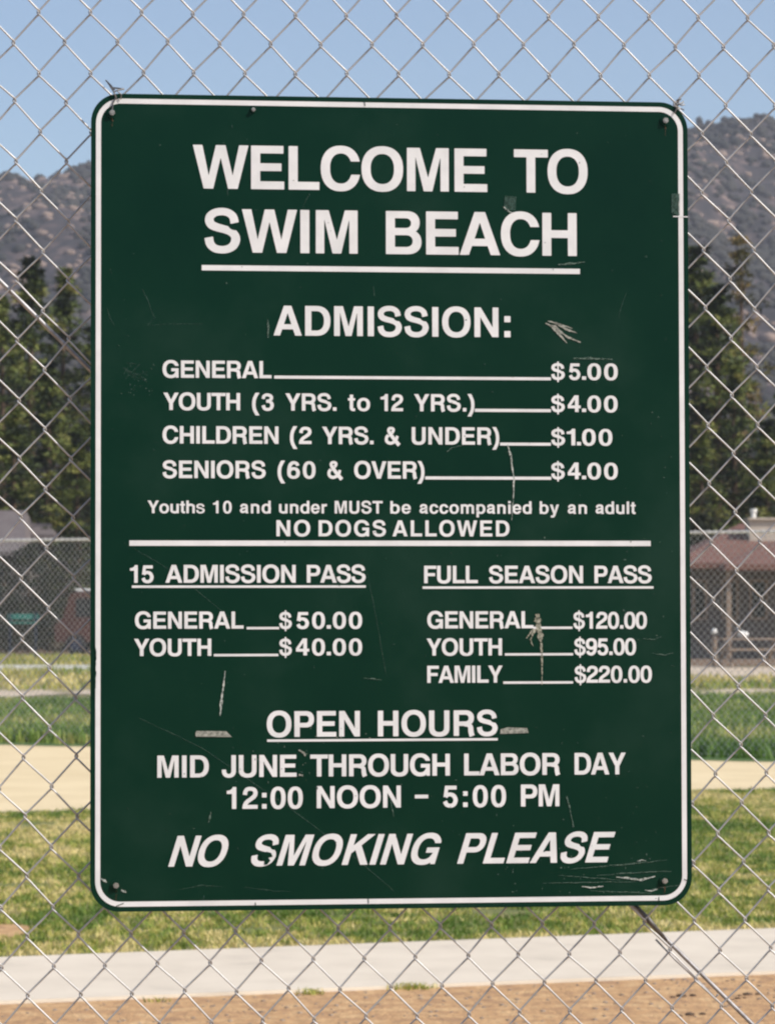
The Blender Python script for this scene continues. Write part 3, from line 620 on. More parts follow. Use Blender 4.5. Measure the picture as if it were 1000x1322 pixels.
GL = {
 'A': (722, sub(poly((20,0),(272,718),(450,718),(702,0),(543,0),(492,150),(228,150),(177,0)), poly((272,272),(450,272),(361,545)))),
 'B': (722, sub(U(box(76,0,430,718), ell(425,528,215,190), ell(435,206,234,206)), U(box(226,436,400,600), ell(400,518,96,82)), U(box(226,120,410,318), ell(410,219,112,99)))),
 'C': (722, sub(ell(372,359,328,378), ell(376,359,180,250), box(390,258,800,478))),
 'D': (722, sub(U(box(76,0,350,718), I_(ell(350,359,335,359,2.3), box(300,-50,800,800))), U(box(226,124,345,594), I_(ell(345,359,187,235,2.3), box(300,-50,800,800))))),
 'E': (667, U(box(76,0,226,718), box(76,592,608,718), box(76,302,575,428), box(76,0,621,130))),
 'F': (611, U(box(76,0,226,718), box(76,590,587,718), box(76,290,535,414))),
 'G': (778, U(I_(sub(ell(388,359,344,378), ell(392,359,196,250), box(400,270,900,492)), box(0,-60,706,800)), box(405,268,708,390), box(594,0,708,390))),
 'H': (722, U(box(71,0,221,718), box(501,0,651,718), box(71,300,651,428))),
 'I': (278, box(64,0,214,718)),
 'J': (556, U(box(334,200,484,718), sub(ell(253,212,231,231), ell(250,212,86,112), box(0,212,334,800)), sub(box(22,200,162,245)))),
 'K': (722, U(box(87,0,237,718), poly((225,440),(505,718),(697,718),(225,258)), poly((315,352),(536,0),(722,0),(428,462)))),
 'L': (611, U(box(76,0,226,718), box(76,0,583,130))),
 'M': (833, poly((69,0),(69,718),(283,718),(419,225),(553,718),(765,718),(765,0),(625,0),(625,575),(490,0),(346,0),(209,575),(209,0))),
 'N': (722, poly((69,0),(69,718),(223,718),(512,232),(512,718),(654,718),(654,0),(502,0),(211,486),(211,0))),
 'O': (778, sub(ell(389,359,345,378), ell(389,359,195,250))),
 'P': (667, sub(U(box(76,0,226,718), box(76,264,400,718), ell(400,491,228,227)), U(box(226,388,385,594), ell(385,491,98,103)))),
 'R': (722, U(sub(U(box(76,0,226,718), box(76,280,420,718), ell(415,502,236,216)), U(box(226,404,400,596), ell(400,500,102,96))), stroke([(380,330),(490,312),(552,250),(564,130),(578,55),(602,-8)], [60,62,70,74,74,75]))),
 'S': (667, SBIG),
 'T': (611, U(box(14,588,598,718), box(231,0,381,718))),
 'U': (722, sub(U(box(72,230,651,718), ell(361.5,235,289.5,254,2.4)), U(box(222,240,501,900), ell(361.5,245,139.5,138,2.4)))),
 'V': (667, poly((19,718),(183,718),(334,195),(487,718),(648,718),(414,0),(252,0))),
 'W': (944, poly((16,718),(172,718),(276,215),(394,718),(551,718),(668,215),(774,718),(929,718),(752,0),(594,0),(472,515),(350,0),(192,0))),
 'Y': (667, poly((15,718),(188,718),(335,425),(484,718),(653,718),(410,272),(410,0),(260,0),(260,272))),
 '0': (556, sub(ell(278,345,246,365,2.35), ell(278,345,106,250,2.35))),
 '1': (556, poly((69,486),(69,588),(150,596),(215,630),(250,675),(262,710),(378,710),(378,0),(238,0),(238,486))),
 '2': (556, U(I_(stroke([(98,450),(110,540),(165,625),(272,648),(395,615),(440,520),(410,415),(300,320),(180,235),(105,130),(85,-30)], [70,68,64,62,66,70,70,66,66,70,76]), box(0,0,600,720)), box(40,0,511,126))),
 '3': (556, U(stroke([(100,480),(120,585),(190,640),(280,648),(390,605),(420,520),(380,435),(300,400),(215,392)], [66,62,60,60,64,66,62,56,54]), stroke([(215,374),(330,372),(420,310),(446,210),(410,100),(330,50),(240,42),(140,90),(98,215)], [54,56,66,70,66,62,62,66,70]))),
 '4': (556, sub(poly((306,0),(306,158),(27,158),(27,292),(285,710),(444,710),(444,278),(526,278),(526,158),(444,158),(444,0)), poly((306,278),(148,278),(306,532)))),
 '5': (556, U(poly((104,698),(482,698),(482,574),(208,574),(192,440),(178,330),(52,330)), I_(stroke([(120,330),(180,395),(275,415),(390,365),(446,230),(400,95),(290,43),(160,75),(98,190)], [60,62,62,68,71,68,62,66,70]), box(0,-60,600,500)))),
 '6': (556, SIX), '9': (556, rot180(SIX, 276, 345.5)),
 ':': (333, U(box(92,0,242,150), box(92,365,242,512))), '.': (278, box(64,0,214,146)), '-': (333, box(27,215,306,345)),
 '(': (333, I_(stroke([(290,800),(200,640),(130,470),(106,263),(130,55),(200,-110),(290,-270)], 68), box(0,-208,400,734))),
 ')': (333, I_(mirror(stroke([(290,800),(200,640),(130,470),(106,263),(130,55),(200,-110),(290,-270)], 68), 166.5), box(-60,-208,400,734))),
 '$': (556, U(scaled(SBIG, .836, .964, -2.6, -0.7), box(248,-105,306,20), box(248,680,306,775), box(252,0,302,720))),
 '&': (722, U(stroke([(235,500),(330,360),(470,180),(660,-40)], [70,74,76,80]), stroke([(250,470),(205,575),(240,650),(325,668),(405,635),(405,555),(330,465),(190,370),(120,270),(125,140),(210,60),(330,48),(450,110),(540,220),(580,350)], [62,62,60,56,60,62,62,64,66,66,64,62,64,62,58]))),
 'a': (556, U(stroke([(112,350),(135,440),(220,485),(310,485),(390,450),(412,370),(412,140),(430,0)], [62,60,60,60,64,70,70,64]), stroke([(412,320),(280,290),(150,255),(98,160),(135,85),(210,78),(320,105),(400,190)], [44,50,58,66,62,60,58,40]), box(400,0,510,60))),
 'b': (611, U(box(61,0,201,718), sub(ell(312,266,266,280), ell(308,266,124,168)))),
 'c': (556, sub(ell(290,266,258,280), ell(294,266,116,168), box(300,195,700,345))),
 'd': (611, U(box(411,0,551,718), sub(ell(300,266,266,280), ell(304,266,124,168)))),
 'e': (556, U(sub(ell(276,266,253,280), ell(276,266,114,170), box(290,160,700,222)), box(90,222,520,314))),
 'h': (611, U(box(65,0,205,718), I_(NARCH(65,546), box(120,0,600,600)))),
 'i': (278, U(box(69,0,209,532), box(69,604,209,725))), 'l': (278, box(69,0,209,718)),
 'm': (889, U(box(64,0,204,532), I_(NARCH(64,515), box(120,0,600,600)), I_(NARCH(375,826), box(420,0,900,600)))),
 'n': (611, U(box(65,0,205,532), I_(NARCH(65,546), box(120,0,600,600)))),
 'o': (611, sub(ell(306,266,272,280), ell(306,266,130,168))),
 'p': (611, U(box(62,-207,202,532), sub(ell(312,266,266,280), ell(308,266,124,168)))),
 'r': (389, U(box(64,0,204,532), I_(stroke([(134,250),(160,390),(240,460),(400,478)], [40,60,66,68]), box(64,0,373,546)))),
 's': (556, scaled(SBIG, .829, .741, -2.3, 0)),
 't': (333, U(box(88,110,228,676), box(10,432,309,532), I_(stroke([(158,250),(158,110),(215,52),(330,50)], [70,70,60,54]), box(60,-6,309,400)))),
 'u': (611, rot180(U(box(65,0,205,532), I_(NARCH(65,546), box(120,0,600,600))), 305.5, 266)),
 'y': (556, U(poly((10,532),(164,532),(280,165),(392,532),(541,532),(350,-30),(205,0)), I_(stroke([(290,60),(262,-60),(200,-150),(60,-152)], [72,72,64,58]), box(52,-214,500,200)))),
}
BB = {'A':(20,702),'B':(76,669),'C':(44,684),'D':(76,685),'E':(76,621),'F':(76,587),'G':(44,708),'H':(71,651),'I':(64,214),'J':(22,484),'K':(87,722),'L':(76,583),'M':(69,765),'N':(69,654),'O':(44,734),'P':(76,628),'R':(76,677),'S':(39,622),'T':(14,598),'U':(72,651),'V':(19,648),'W':(16,929),'Y':(15,653),
 '0':(32,524),'1':(69,378),'2':(26,511),'3':(30,516),'4':(27,526),'5':(27,517),'6':(31,521),'9':(31,521),':':(92,242),'.':(64,214),'-':(27,306),'(':(38,300),')':(33,295),'$':(30,520),'&':(54,690),
 'a':(35,510),'b':(61,578),'c':(34,545),'d':(34,551),'e':(23,529),'h':(65,546),'i':(69,209),'l':(69,209),'m':(64,826),'n':(65,546),'o':(34,578),'p':(62,578),'r':(64,373),'s':(30,515),'t':(10,309),'u':(65,546),'y':(10,541)}
def contours(f):
    X, Y = grid(-60, -230, 960, 800); Z_ = f(X, Y).astype(float); Z_[Z_ == 0] = 1e-6
    seg = {}
    H, W_ = Z_.shape; ins = Z_ > 0
    cx = np.argwhere((ins[:-1, :-1] != ins[1:, :-1]) | (ins[:-1, :-1] != ins[:-1, 1:]) | (ins[:-1, :-1] != ins[1:, 1:]))
    def pt(k):
        if k in cache: return cache[k]
        t, j, i = k
        if t == 0: a, b = Z_[j, i], Z_[j, i+1]; s = a / (a - b); p = (X[j, i] + s * G, Y[j, i])
        else: a, b = Z_[j, i], Z_[j+1, i]; s = a / (a - b); p = (X[j, i], Y[j, i] + s * G)
        cache[k] = p; return p
    cache = {}; nxt = {}
    for j, i in cx:
        c = (ins[j, i], ins[j, i+1], ins[j+1, i+1], ins[j+1, i]); e = [(0, j, i), (1, j, i+1), (0, j+1, i), (1, j, i)]
        # walk: keep inside on the left
        for a in range(4):
            if c[a] and not c[(a+1) % 4]:        # leaving on edge a (corner a -> a+1)
                b = a
                while True:
                    b = (b - 1) % 4
                    if (not c[b]) and c[(b+1) % 4]: break
                nxt[e[a]] = e[b]                
    loops = []; seen = set()
    for s in list(nxt):
        if s in seen: continue
        L = []; k = s
        while k not in seen and k in nxt: seen.add(k); L.append(pt(k)); k = nxt[k]
        if len(L) > 4: loops.append(L)
    return loops
def dp(P, eps):
    P = np.array(P); n = len(P); a = 0; b = int(np.argmax(((P - P[0])**2).sum(1)))
    def rec(i, j, out):
        if j <= i + 1: return
        e = P[j % n] - P[i]; L = np.hypot(*e) + 1e-9; q = P[i+1:j] - P[i]; d = np.abs(q[:, 0]*e[1] - q[:, 1]*e[0]) / L
        k = int(np.argmax(d))
        if d[k] > eps: rec(i, i+1+k, out); out.append(i+1+k); rec(i+1+k, j, out)
    o = [a]; rec(a, b, o); o.append(b); rec(b, n, o); return [tuple(P[i]) for i in sorted(set(o))]
GM = {}
def glyph(ch):
    if ch not in GM:
        loops = [dp(L, 1.6) for L in contours(GL[ch][1])]; loops = [[(x, y, 0.0) for x, y in L] for L in loops if len(L) > 2]
        vs = []; es = []
        for L in loops:
            k = len(vs); vs += [Vector((x, y)) for x, y, _ in L]; es += [(k + i, k + (i + 1) % len(L)) for i in range(len(L))]
        ov, oe, of, *_r = geometry.delaunay_2d_cdt(vs, es, [], 0, 1e-4)
        cen = np.array([[sum(ov[i].x for i in f) / 3, sum(ov[i].y for i in f) / 3] for f in of])
        ins = np.zeros(len(cen), bool)
        for L in loops: ins ^= sd_poly([(x, y) for x, y, _ in L], cen[:, 0], cen[:, 1]) > 0
        GM[ch] = (np.array([(v.x, v.y, 0) for v in ov]), [tuple(f) for f, k in zip(of, ins) if k])
    return GM[ch]
LZ = .0005
def emit_word(name, V, F, txt, mt=None):
    me = polymesh(name, V, F); bm = bmesh.new(); bm.from_mesh(me)
    for f in bm.faces:
        if f.normal.z < 0: f.normal_flip()
    bm.to_mesh(me); bm.free(); o = link(name, me, mt or M['sign_white'], sign); o['label'] = 'white lettering reading ' + txt
def words(name, items, cap, base, ref, label=None, hs=1.0, skew=0.0, mt=None):
    """items = (word, left px, right px); cap = cap height px; base = baseline py at column ref"""
    _, yb = S(ref, base)
    mpp = abs(S(ref, base)[1] - S(ref, base - cap)[1]) / 718.0
    V = []; F = []; txt = ''; prev = None
    for wd, l_, r_ in items:
        if prev is not None and l_ - prev > 6:
            emit_word(name, V, F, txt, mt); V = []; F = []; txt = ''
        prev = r_; txt += wd
        xl, xr = S(l_, base)[0], S(r_, base)[0]
        adv = []; x = 0
        sc = mpp * hs
        a0 = BB[wd[0]][0]; tot = sum(GL[c][0] for c in wd[:-1]) + BB[wd[-1]][1] - a0
        extra = skew * 718 * mpp if skew else 0
        if len(wd) > 1:
            tr = ((xr - xl - extra) / sc - tot) / (len(wd) - 1)
            lim = 62
            if tr < -lim: sc = (xr - xl - extra) / (tot - lim * (len(wd) - 1)); tr = -lim
            if tr > 45: sc = (xr - xl - extra) / (tot + 45 * (len(wd) - 1)); tr = 45
        else: sc = (xr - xl - extra) / tot; tr = 0
        x = -a0
        for c in wd:
            g_, t_ = glyph(c); n = len(V)
            for px_, py_, _z in g_: V.append((xl + (px_ + x) * sc + py_ * mpp * skew, yb + py_ * mpp, LZ))
            F += [tuple(n + i for i in t) for t in t_]
            x += GL[c][0] + tr
    emit_word(name, V, F, txt, mt)
def rule(x0, x1, yt, yb, ref):
    a = S(ref, yt)[1]; b = S(ref, yb)[1]; X0, X1 = S(x0, yt)[0], S(x1, yt)[0]
    MB().face([(X0, b, LZ), (X1, b, LZ), (X1, a, LZ), (X0, a, LZ)]).build('rule_line', M['sign_white'], sign)
T = 'lettering'
words(T, [('WELCOME', 249, 628.6), ('TO', 663, 758)], 56, 245.6, 440, 'WELCOME TO')
words(T, [('SWIM', 264, 461.6), ('BEACH', 498, 744)], 55.6, 328, 500, 'SWIM BEACH')
rule(260.5, 748, 344.6, 351.4, 500)
words(T, [('ADMISSION:', 353, 658.5)], 38.3, 434.2, 500, 'ADMISSION:')
words(T, [('GENERAL', 210, 350.5)], 22.2, 487.6, 230, 'GENERAL'); rule(354, 710.5, 486, 489.8, 520); words(T, [('$', 711, 728.4), ('5', 733.5, 748.6), ('.', 750.6, 756), ('00', 757.6, 796.8)], 21.6, 490.3, 750, '$5.00')
words(T, [('YOUTH', 211, 310), ('(3', 325.4, 353.5), ('YRS.', 368.3, 434.2), ('to', 449, 477.5), ('12', 491, 520), ('YRS.)', 534.3, 612)], 22.2, 530.2, 400, 'YOUTH (3 YRS. to 12 YRS.)'); rule(612.5, 710.5, 528, 531.9, 660); words(T, [('$', 711, 728.4), ('4', 732.4, 749), ('.', 750.6, 756), ('00', 757.6, 796.6)], 21.6, 531.9, 750, '$4.00')
words(T, [('CHILDREN', 210, 359.4), ('(2', 374.2, 402), ('YRS.', 415.7, 482), ('&', 496.7, 516), ('UNDER)', 531.2, 644)], 22.4, 573.2, 400, 'CHILDREN (2 YRS. & UNDER)'); rule(645, 710.5, 571.6, 575.3, 680); words(T, [('$', 711, 728.8), ('1', 731, 742), ('.', 744, 749.4), ('00', 750.8, 789.8)], 21.6, 575, 750, '$1.00')
words(T, [('SENIORS', 210, 342.8), ('(60', 358.3, 407.2), ('&', 422.7, 442), ('OVER)', 457, 547.6)], 22.4, 617.6, 380, 'SENIORS (60 & OVER)'); rule(548.5, 711, 615.3, 619.2, 630); words(T, [('$', 711, 728.4), ('4', 732.4, 749), ('.', 750.6, 756), ('00', 757.6, 796.8)], 21.6, 618.6, 750, '$4.00')
words(T, [('Youths', 190.7, 264.3), ('10', 275.1, 299.1), ('and', 309.8, 349.4), ('under', 360.2, 421.9), ('MUST', 431.9, 493.7), ('be', 503.7, 530), ('accompanied', 541.3, 685.6), ('by', 696.2, 721.1), ('an', 732.4, 757), ('adult', 768.3, 819.8)], 16.2, 663, 500, 'Youths 10 and under MUST be accompanied by an adult')
words(T, [('NO', 356.8, 400.3), ('DOGS', 411.2, 497.8), ('ALLOWED', 506.3, 657.2)], 20.6, 692.4, 500, 'NO DOGS ALLOWED')
rule(167.2, 839.2, 698, 704.8, 500)
words(T, [('15', 168, 198.4), ('ADMISSION', 213.6, 381.6), ('PASS', 396, 471.6)], 23, 752.3, 320, '15 ADMISSION PASS'); rule(170.4, 472, 755.8, 758.8, 320)
words(T, [('FULL', 547.2, 616.4), ('SEASON', 630.8, 752), ('PASS', 766.8, 840.4)], 22.4, 752.8, 700, 'FULL SEASON PASS'); rule(545.2, 842.8, 757, 760, 700)
words(T, [('GENERAL', 174.4, 314.4)], 22, 811.6, 250, 'GENERAL'); rule(318.4, 360.4, 809.4, 812.4, 340); words(T, [('$', 360.4, 376.6), ('50', 382.2, 419.4), ('.', 421.6, 427), ('00', 429.4, 467.2)], 22, 811.6, 410, '$50.00')
words(T, [('YOUTH', 173.2, 272.8)], 22.2, 846.8, 220, 'YOUTH'); rule(276, 359.2, 844.2, 847.2, 320); words(T, [('$', 360.4, 376.6), ('40', 382.0, 419.4), ('.', 421.6, 427), ('00', 429.4, 467.2)], 22, 846, 410, '$40.00')
words(T, [('GENERAL', 551.2, 688)], 22, 811.2, 620, 'GENERAL'); rule(688, 738.4, 809, 812, 710); words(T, [('$120.00', 739.6, 834.4)], 22, 811.6, 790, '$120.00')
words(T, [('YOUTH', 550.4, 647.6)], 22, 846.2, 600, 'YOUTH'); rule(651.2, 739.2, 843.2, 846.2, 700); words(T, [('$95.00', 740.8, 820.4)], 22, 845.6, 780, '$95.00')
words(T, [('FAMILY', 551.2, 648.4)], 22, 881.4, 600, 'FAMILY'); rule(649.2, 739.2, 879.6, 882.6, 700); words(T, [('$220.00', 741.2, 840.8)], 22, 881.2, 790, '$220.00')
words(T, [('OPEN', 344.4, 464.4), ('HOURS', 487.6, 641.6)], 33, 950.6, 490, 'OPEN HOURS'); rule(344.8, 642, 953.8, 956.8, 490)
words(T, [('MID', 203.2, 269.6), ('JUNE', 286.4, 382.8), ('THROUGH', 400.4, 580.4), ('LABOR', 598.8, 722.8), ('DAY', 741.2, 807.2)], 28.2, 1001.8, 500, 'MID JUNE THROUGH LABOR DAY')
words(T, [('12:00', 292.8, 390.8), ('NOON', 408.8, 517.2), ('5:00', 571.2, 652.8), ('PM', 672, 721.6)], 28.4, 1042.6, 500, '12:00 NOON - 5:00 PM')
rule(535.2, 552.4, 1026, 1030.6, 544)
words(T, [('NO', 217.2, 299.6), ('SMOKING', 320.8, 572.8), ('PLEASE', 589.6, 794.8)], 39.4, 1116, 500, 'NO SMOKING PLEASE', hs=.97, skew=.31)

# ------------------------------------------------------------------ wear on the sign (all in the sign's own plane)
WZ = [.00085]
def blob(name, pts, mt, label=None):
    P = [S(*p) for p in pts]; WZ[0] += .000004
    o = link(name, polymesh(name, [(x, y, WZ[0]) for x, y in P], [tuple(range(len(P)))]), mt, sign)
    if label: o['label'] = label
    return o
def streaks(name, lines, mt, label=None):
    """each line: list of (px, py, half width px)"""
    V = []; F = []; WZ[0] += .000004; keepz = WZ[0]
    if mt is M['scr_faint']: WZ[0] -= .0006
    for ln in lines:
        P = [(*S(a, b), w_ * .00109) for a, b, w_ in ln]; n = len(V)
        for i, (x, y, w_) in enumerate(P):
            a, b = P[max(0, i-1)], P[min(len(P)-1, i+1)]; tx, ty = b[0]-a[0], b[1]-a[1]; L = math.hypot(tx, ty) + 1e-9
            V += [(x - ty/L*w_, y + tx/L*w_, WZ[0]), (x + ty/L*w_, y - tx/L*w_, WZ[0])]
        for i in range(len(P) - 1): F.append((n+2*i, n+2*i+1, n+2*i+3, n+2*i+2))
    WZ[0] = keepz
    o = link(name, polymesh(name, V, F), mt, sign)
    if len(lines) > 1: o['kind'] = 'stuff'
    if label: o['label'] = label
    return o
def ragged(pts, j=.5, k=6, seed=1):
    r = random.Random(seed); out = []
    for a, b in zip(pts[:-1], pts[1:]):
        for i in range(k):
            t = i / k; out.append((a[0]*(1-t)+b[0]*t + r.uniform(-j, j), a[1]*(1-t)+b[1]*t + r.uniform(-j, j), (a[2]*(1-t)+b[2]*t) * r.uniform(.5, 1.25)))
    out.append(pts[-1]); return out
streaks('scuff_mark', [ragged([(704, 417, .8), (718, 424, 2.6), (730, 434, 1.4), (749, 442, .8)], .5), ragged([(706, 414, .6), (722, 419, 1.8), (738, 424, .5)], .4, seed=2), ragged([(710, 420, 1.8), (722, 432, 1.5), (731, 443, .4)], .4, seed=3), ragged([(716, 417, 1.2), (732, 426, 1.6), (744, 430, .4)], .4, seed=4)], M['tape'], 'feather shaped grey scuff right of ADMISSION')
streaks('scuff_mark', [ragged([(740, 462.5, 1.0), (765, 463, 1.6), (790, 464, .9)], .4)], M['scr_mid'])
streaks('scratch', [ragged([(655, 574, .8), (659, 590, 1.6), (663, 618, 1.0), (662, 645, .5), (660, 672, .3)], .4)], M['scr_light'], 'long pale scratch from the third price line downwards')
streaks('scratch', [ragged([(577, 583, .5), (583, 578, .8), (597, 575, .5)], .4)], M['scr_mid'])
streaks('bird_dropping', [ragged([(694, 792, 3.0), (693, 802, 4.6), (696, 815, 5), (698, 826, 2.5)], .9, 5), ragged([(697, 815, 1.6), (699, 845, 1.3), (699, 884, .5)], .3, 7, 3), ragged([(690, 812, 1.5), (684, 826, 1.2), (688, 834, .4)], .5, 4, 5), ragged([(688, 812, 1.2), (679, 824, .6)], .4, 4, 6)], M['scr_tan'], 'pale splash running down over GENERAL and YOUTH')
streaks('scratch', [ragged([(291, 866, .4), (288, 888, 1.2), (286, 905, 1.8), (284, 924, .5)], .4, 6)], M['scr_light'], 'vertical chip above the left tape mark')
blob('tape_residue', [(254, 943.5), (292, 944), (299.5, 951.5), (253, 951), (252, 947)], M['tape'], 'tape remnant left of OPEN HOURS')
blob('tape_residue', [(646, 941.5), (655, 939), (680, 940), (681.5, 946.5), (660, 947), (645, 947.5)], M['tape'], 'tape remnant right of OPEN HOURS')
blob('tape_residue', [(651, 253), (666, 254), (665, 272), (650, 271)], M['scr_faint'], 'faint square patch above BEACH')
blob('tape_residue', [(866, 250), (876.5, 250), (876.5, 278), (866, 276)], M['scr_faint'], 'faint square patch inside the right border')
streaks('scratch', [[(868, 279.5, .6), (887, 280, .7)]], M['sign_white'])
streaks('scratch', [ragged([(650, 267, .7), (656, 273, 1.0), (661, 275, .6)], .4)], M['scr_light'])
streaks('scuff_mark', [ragged([(720, 341.5, .8), (738, 340.5, 1.6), (754, 338.5, .7)], .5)], M['scr_mid'])
streaks('scratch', [ragged([(345.5, 412, .5), (346.5, 424, 1.5), (346, 436, 1)], .3)], M['scr_mid'])
streaks('scratch', [ragged([(184, 373, .4), (191, 388, .6), (200, 411, .5)], .4), ragged([(200, 411, .3), (190, 420, .3), (222, 418, .3), (262, 418, .2)], .3), ragged([(139, 398, .4), (142, 410, .5), (148, 420, .4)], .4)], M['scr_faint'])
streaks('scratch', [ragged([(160, 700, .3), (230, 742, .45), (300, 800, .3)], .3, 9), ragged([(180, 927, .35), (260, 965, .6), (370, 1040, .6), (450, 1100, .5), (508, 1150, .4)], .3, 9)], M['scr_faint'], 'long faint diagonal scratch across the lower left')
streaks('scratch', [ragged([(474, 740, .3), (486, 800, .5), (498, 870, .3)], .3, 9)], M['scr_faint'])
rs = random.Random(11)
streaks('scuff_mark', [ragged([(165 + rs.uniform(-6, 26), 480 + rs.uniform(-12, 14), .3)] + [(165 + rs.uniform(-6, 26), 480 + rs.uniform(-12, 20), .35)], .4, 3, k) for k in range(14)], M['scr_faint'], 'patch of fine crossed scratches left of GENERAL')
# bottom right gouges
streaks('scratch', [ragged([(795, 1132, .4), (812, 1134, 1.5), (826, 1136, 1.6), (845, 1131, .5)], .4), ragged([(750, 1144, .4), (763, 1146, 1.1), (778, 1144, .6)], .4, 6, 2), ragged([(832, 1149, .5), (840, 1150, .9), (848, 1148, .4)], .3, 5, 3), ragged([(822, 1112, .4), (828, 1110, .9), (833, 1111, .4)], .3, 4, 4)], M['scr_light'], 'pale gouges near the lower right bolt')
streaks('scratch', [ragged([(x0, y0, .2), (x0 + l_ * .5, y0 + s * .5, .5), (x0 + l_, y0 + s, .2)], .5, 7, k) for k, (x0, y0, l_, s) in enumerate(((735, 1122, 95, -9), (770, 1130, 90, -6), (700, 1140, 120, -2), (790, 1118, 70, -8), (760, 1150, 80, 3), (840, 1148, 38, -6), (720, 1130, 80, 6), (800, 1127, 66, -2)))], M['scr_mid'])
streaks('scratch', [ragged([(232, 1148, .3), (262, 1143, .7), (286, 1145, .3)], .6), ragged([(316, 1145, .3), (350, 1150, .5), (375, 1151, .3)], .5), ragged([(264, 1156, .7), (262, 1162, .6), (258, 1167, .3)], .3)], M['scr_faint'])
streaks('scratch', [ragged([(272.5, 1048, .5), (271, 1055, 1.4), (269, 1062, .4)], .3, 4), ragged([(731, 1028, 1.2), (734, 1040, 1.0), (738, 1058, .5), (740, 1068, .9)], .4, 5)], M['scr_mid'])
streaks('scratch', [ragged([(504, 1032, .5), (506, 1044, .6), (508, 1054, .3)], .3, 4), ragged([(830, 824, .3), (842, 826, .5), (853, 822, .3)], .5), ragged([(842, 843, .3), (856, 846, .6), (868, 843, .3)], .6), ragged([(470, 875, .3), (484, 877, .7), (492, 878, .3)], .6)], M['scr_mid'])
streaks('scratch', [ragged([(292, 221, .5), (294, 230, .8), (294, 252, .5)], .3, 5), ragged([(400, 249, .3), (394, 260, .5), (391, 268, .3)], .3), ragged([(482, 370, .4), (483, 382, .5)], .3), ragged([(808, 378, .3), (803, 390, .5), (798, 410, .3)], .4)], M['scr_faint'])
# chips in the lettering
blob('ink_chip', [(337, 1102), (344, 1099.5), (350, 1101), (352, 1106), (347, 1107), (344, 1112), (338, 1110)], M['green_chip'], 'chip bitten out of the S of SMOKING')
blob('ink_chip', [(341, 1110), (346, 1107), (349, 1111), (345, 1116), (341, 1116.5)], M['green_chip'])
streaks('ink_chip', [ragged([(386, 968, 1.0), (391, 971, 1.6), (394, 976, .8)], .6, 3), ragged([(386, 1000, 1.2), (391, 1001, 1.5)], .5, 3)], M['tape'])
rs = random.Random(5)
def specks(n, x0, y0, x1, y1, s, mt, seed):
    r = random.Random(seed); V = []; F = []; WZ[0] += .000004
    for _ in range(n):
        x, y = r.uniform(x0, x1), r.uniform(y0, y1); k = len(V); q = s * r.uniform(.4, 1.5); el = r.uniform(.5, 1.6)
        for a in range(6):
            aa = a * math.pi / 3; X_, Y_ = S(x + math.cos(aa) * q * el * r.uniform(.6, 1.2), y + math.sin(aa) * q / el * r.uniform(.6, 1.2)); V.append((X_, Y_, WZ[0]))
        F.append(tuple(range(k, k + 6)))
    o = link('paint_specks', polymesh('paint_specks', V, F), mt, sign); o['kind'] = 'stuff'; return o
specks(60, 140, 160, 870, 1150, .75, M['scr_mid'], 1)
specks(24, 290, 955, 400, 1010, .9, M['scr_mid'], 2)
specks(34, 480, 1000, 860, 1110, .7, M['scr_mid'], 3)
specks(170, 140, 160, 870, 1150, .8, M['scr_faint'], 4)
specks(46, 640, 1095, 868, 1160, .8, M['scr_mid'], 14); specks(30, 150, 470, 200, 510, .6, M['scr_mid'], 15)
specks(16, 800, 500, 870, 860, .9, M['scr_mid'], 6)
specks(9, 400, 930, 480, 960, .9, M['tape'], 8)
specks(40, 210, 180, 800, 1110, .55, M['green_chip'], 7)
# border wear
streaks('border_wear', [ragged([(121.5, 822, .6), (124, 850, 1.0), (122.5, 876, 1.6), (122, 902, .8)], .6, 7)], M['green_chip'], 'worn stretch of the left border line')
for a, b, c_, d_ in ((329.6, 1165, 330, 1171), (475, 1160, 475.5, 1166), (849.6, 1158, 850, 1167), (882, 1135, 886, 1137), (470, 131, 471, 137), (160, 1166, 150, 1170)):
    streaks('border_wear', [[(a, b, .5), (c_, d_, .5)]], M['green_chip'])
# bolts
def hexbolt(px, py, rust=True, r=.0042, washer=.0072):
    x, y = S(px, py); e = MB().tube([(x, y, .0009), (x, y, .0021)], washer, 18).build('washer', M['sign_green'], sign)
    b = MB().tube([(x, y, .0021), (x, y, .0052)], r, 6).build('bolt', M['bolt'], sign)
    MB().tube([(x, y, .0052), (x, y, .0060)], r * .55, 8).build('bolt_end', M['bolt'], b)
    if rust: streaks('rust_streak', [ragged([(px, py + 3, 1.0), (px + .3, py + 12, .8), (px, py + 19, .3)], .3)], M['rust'])
for p in ((145, 146), (858, 156), (150, 1143), (857, 1137)): hexbolt(*p)
hexbolt(327, 142, False, .003, .0042)
streaks('scratch', [ragged([(131, 1134, .8), (135, 1137, 1.8), (138, 1139, .5)], .4, 4), ragged([(157, 1149, 1.2), (161, 1151, 1.6), (163, 1152, .5)], .4, 4)], M['scr_light'])
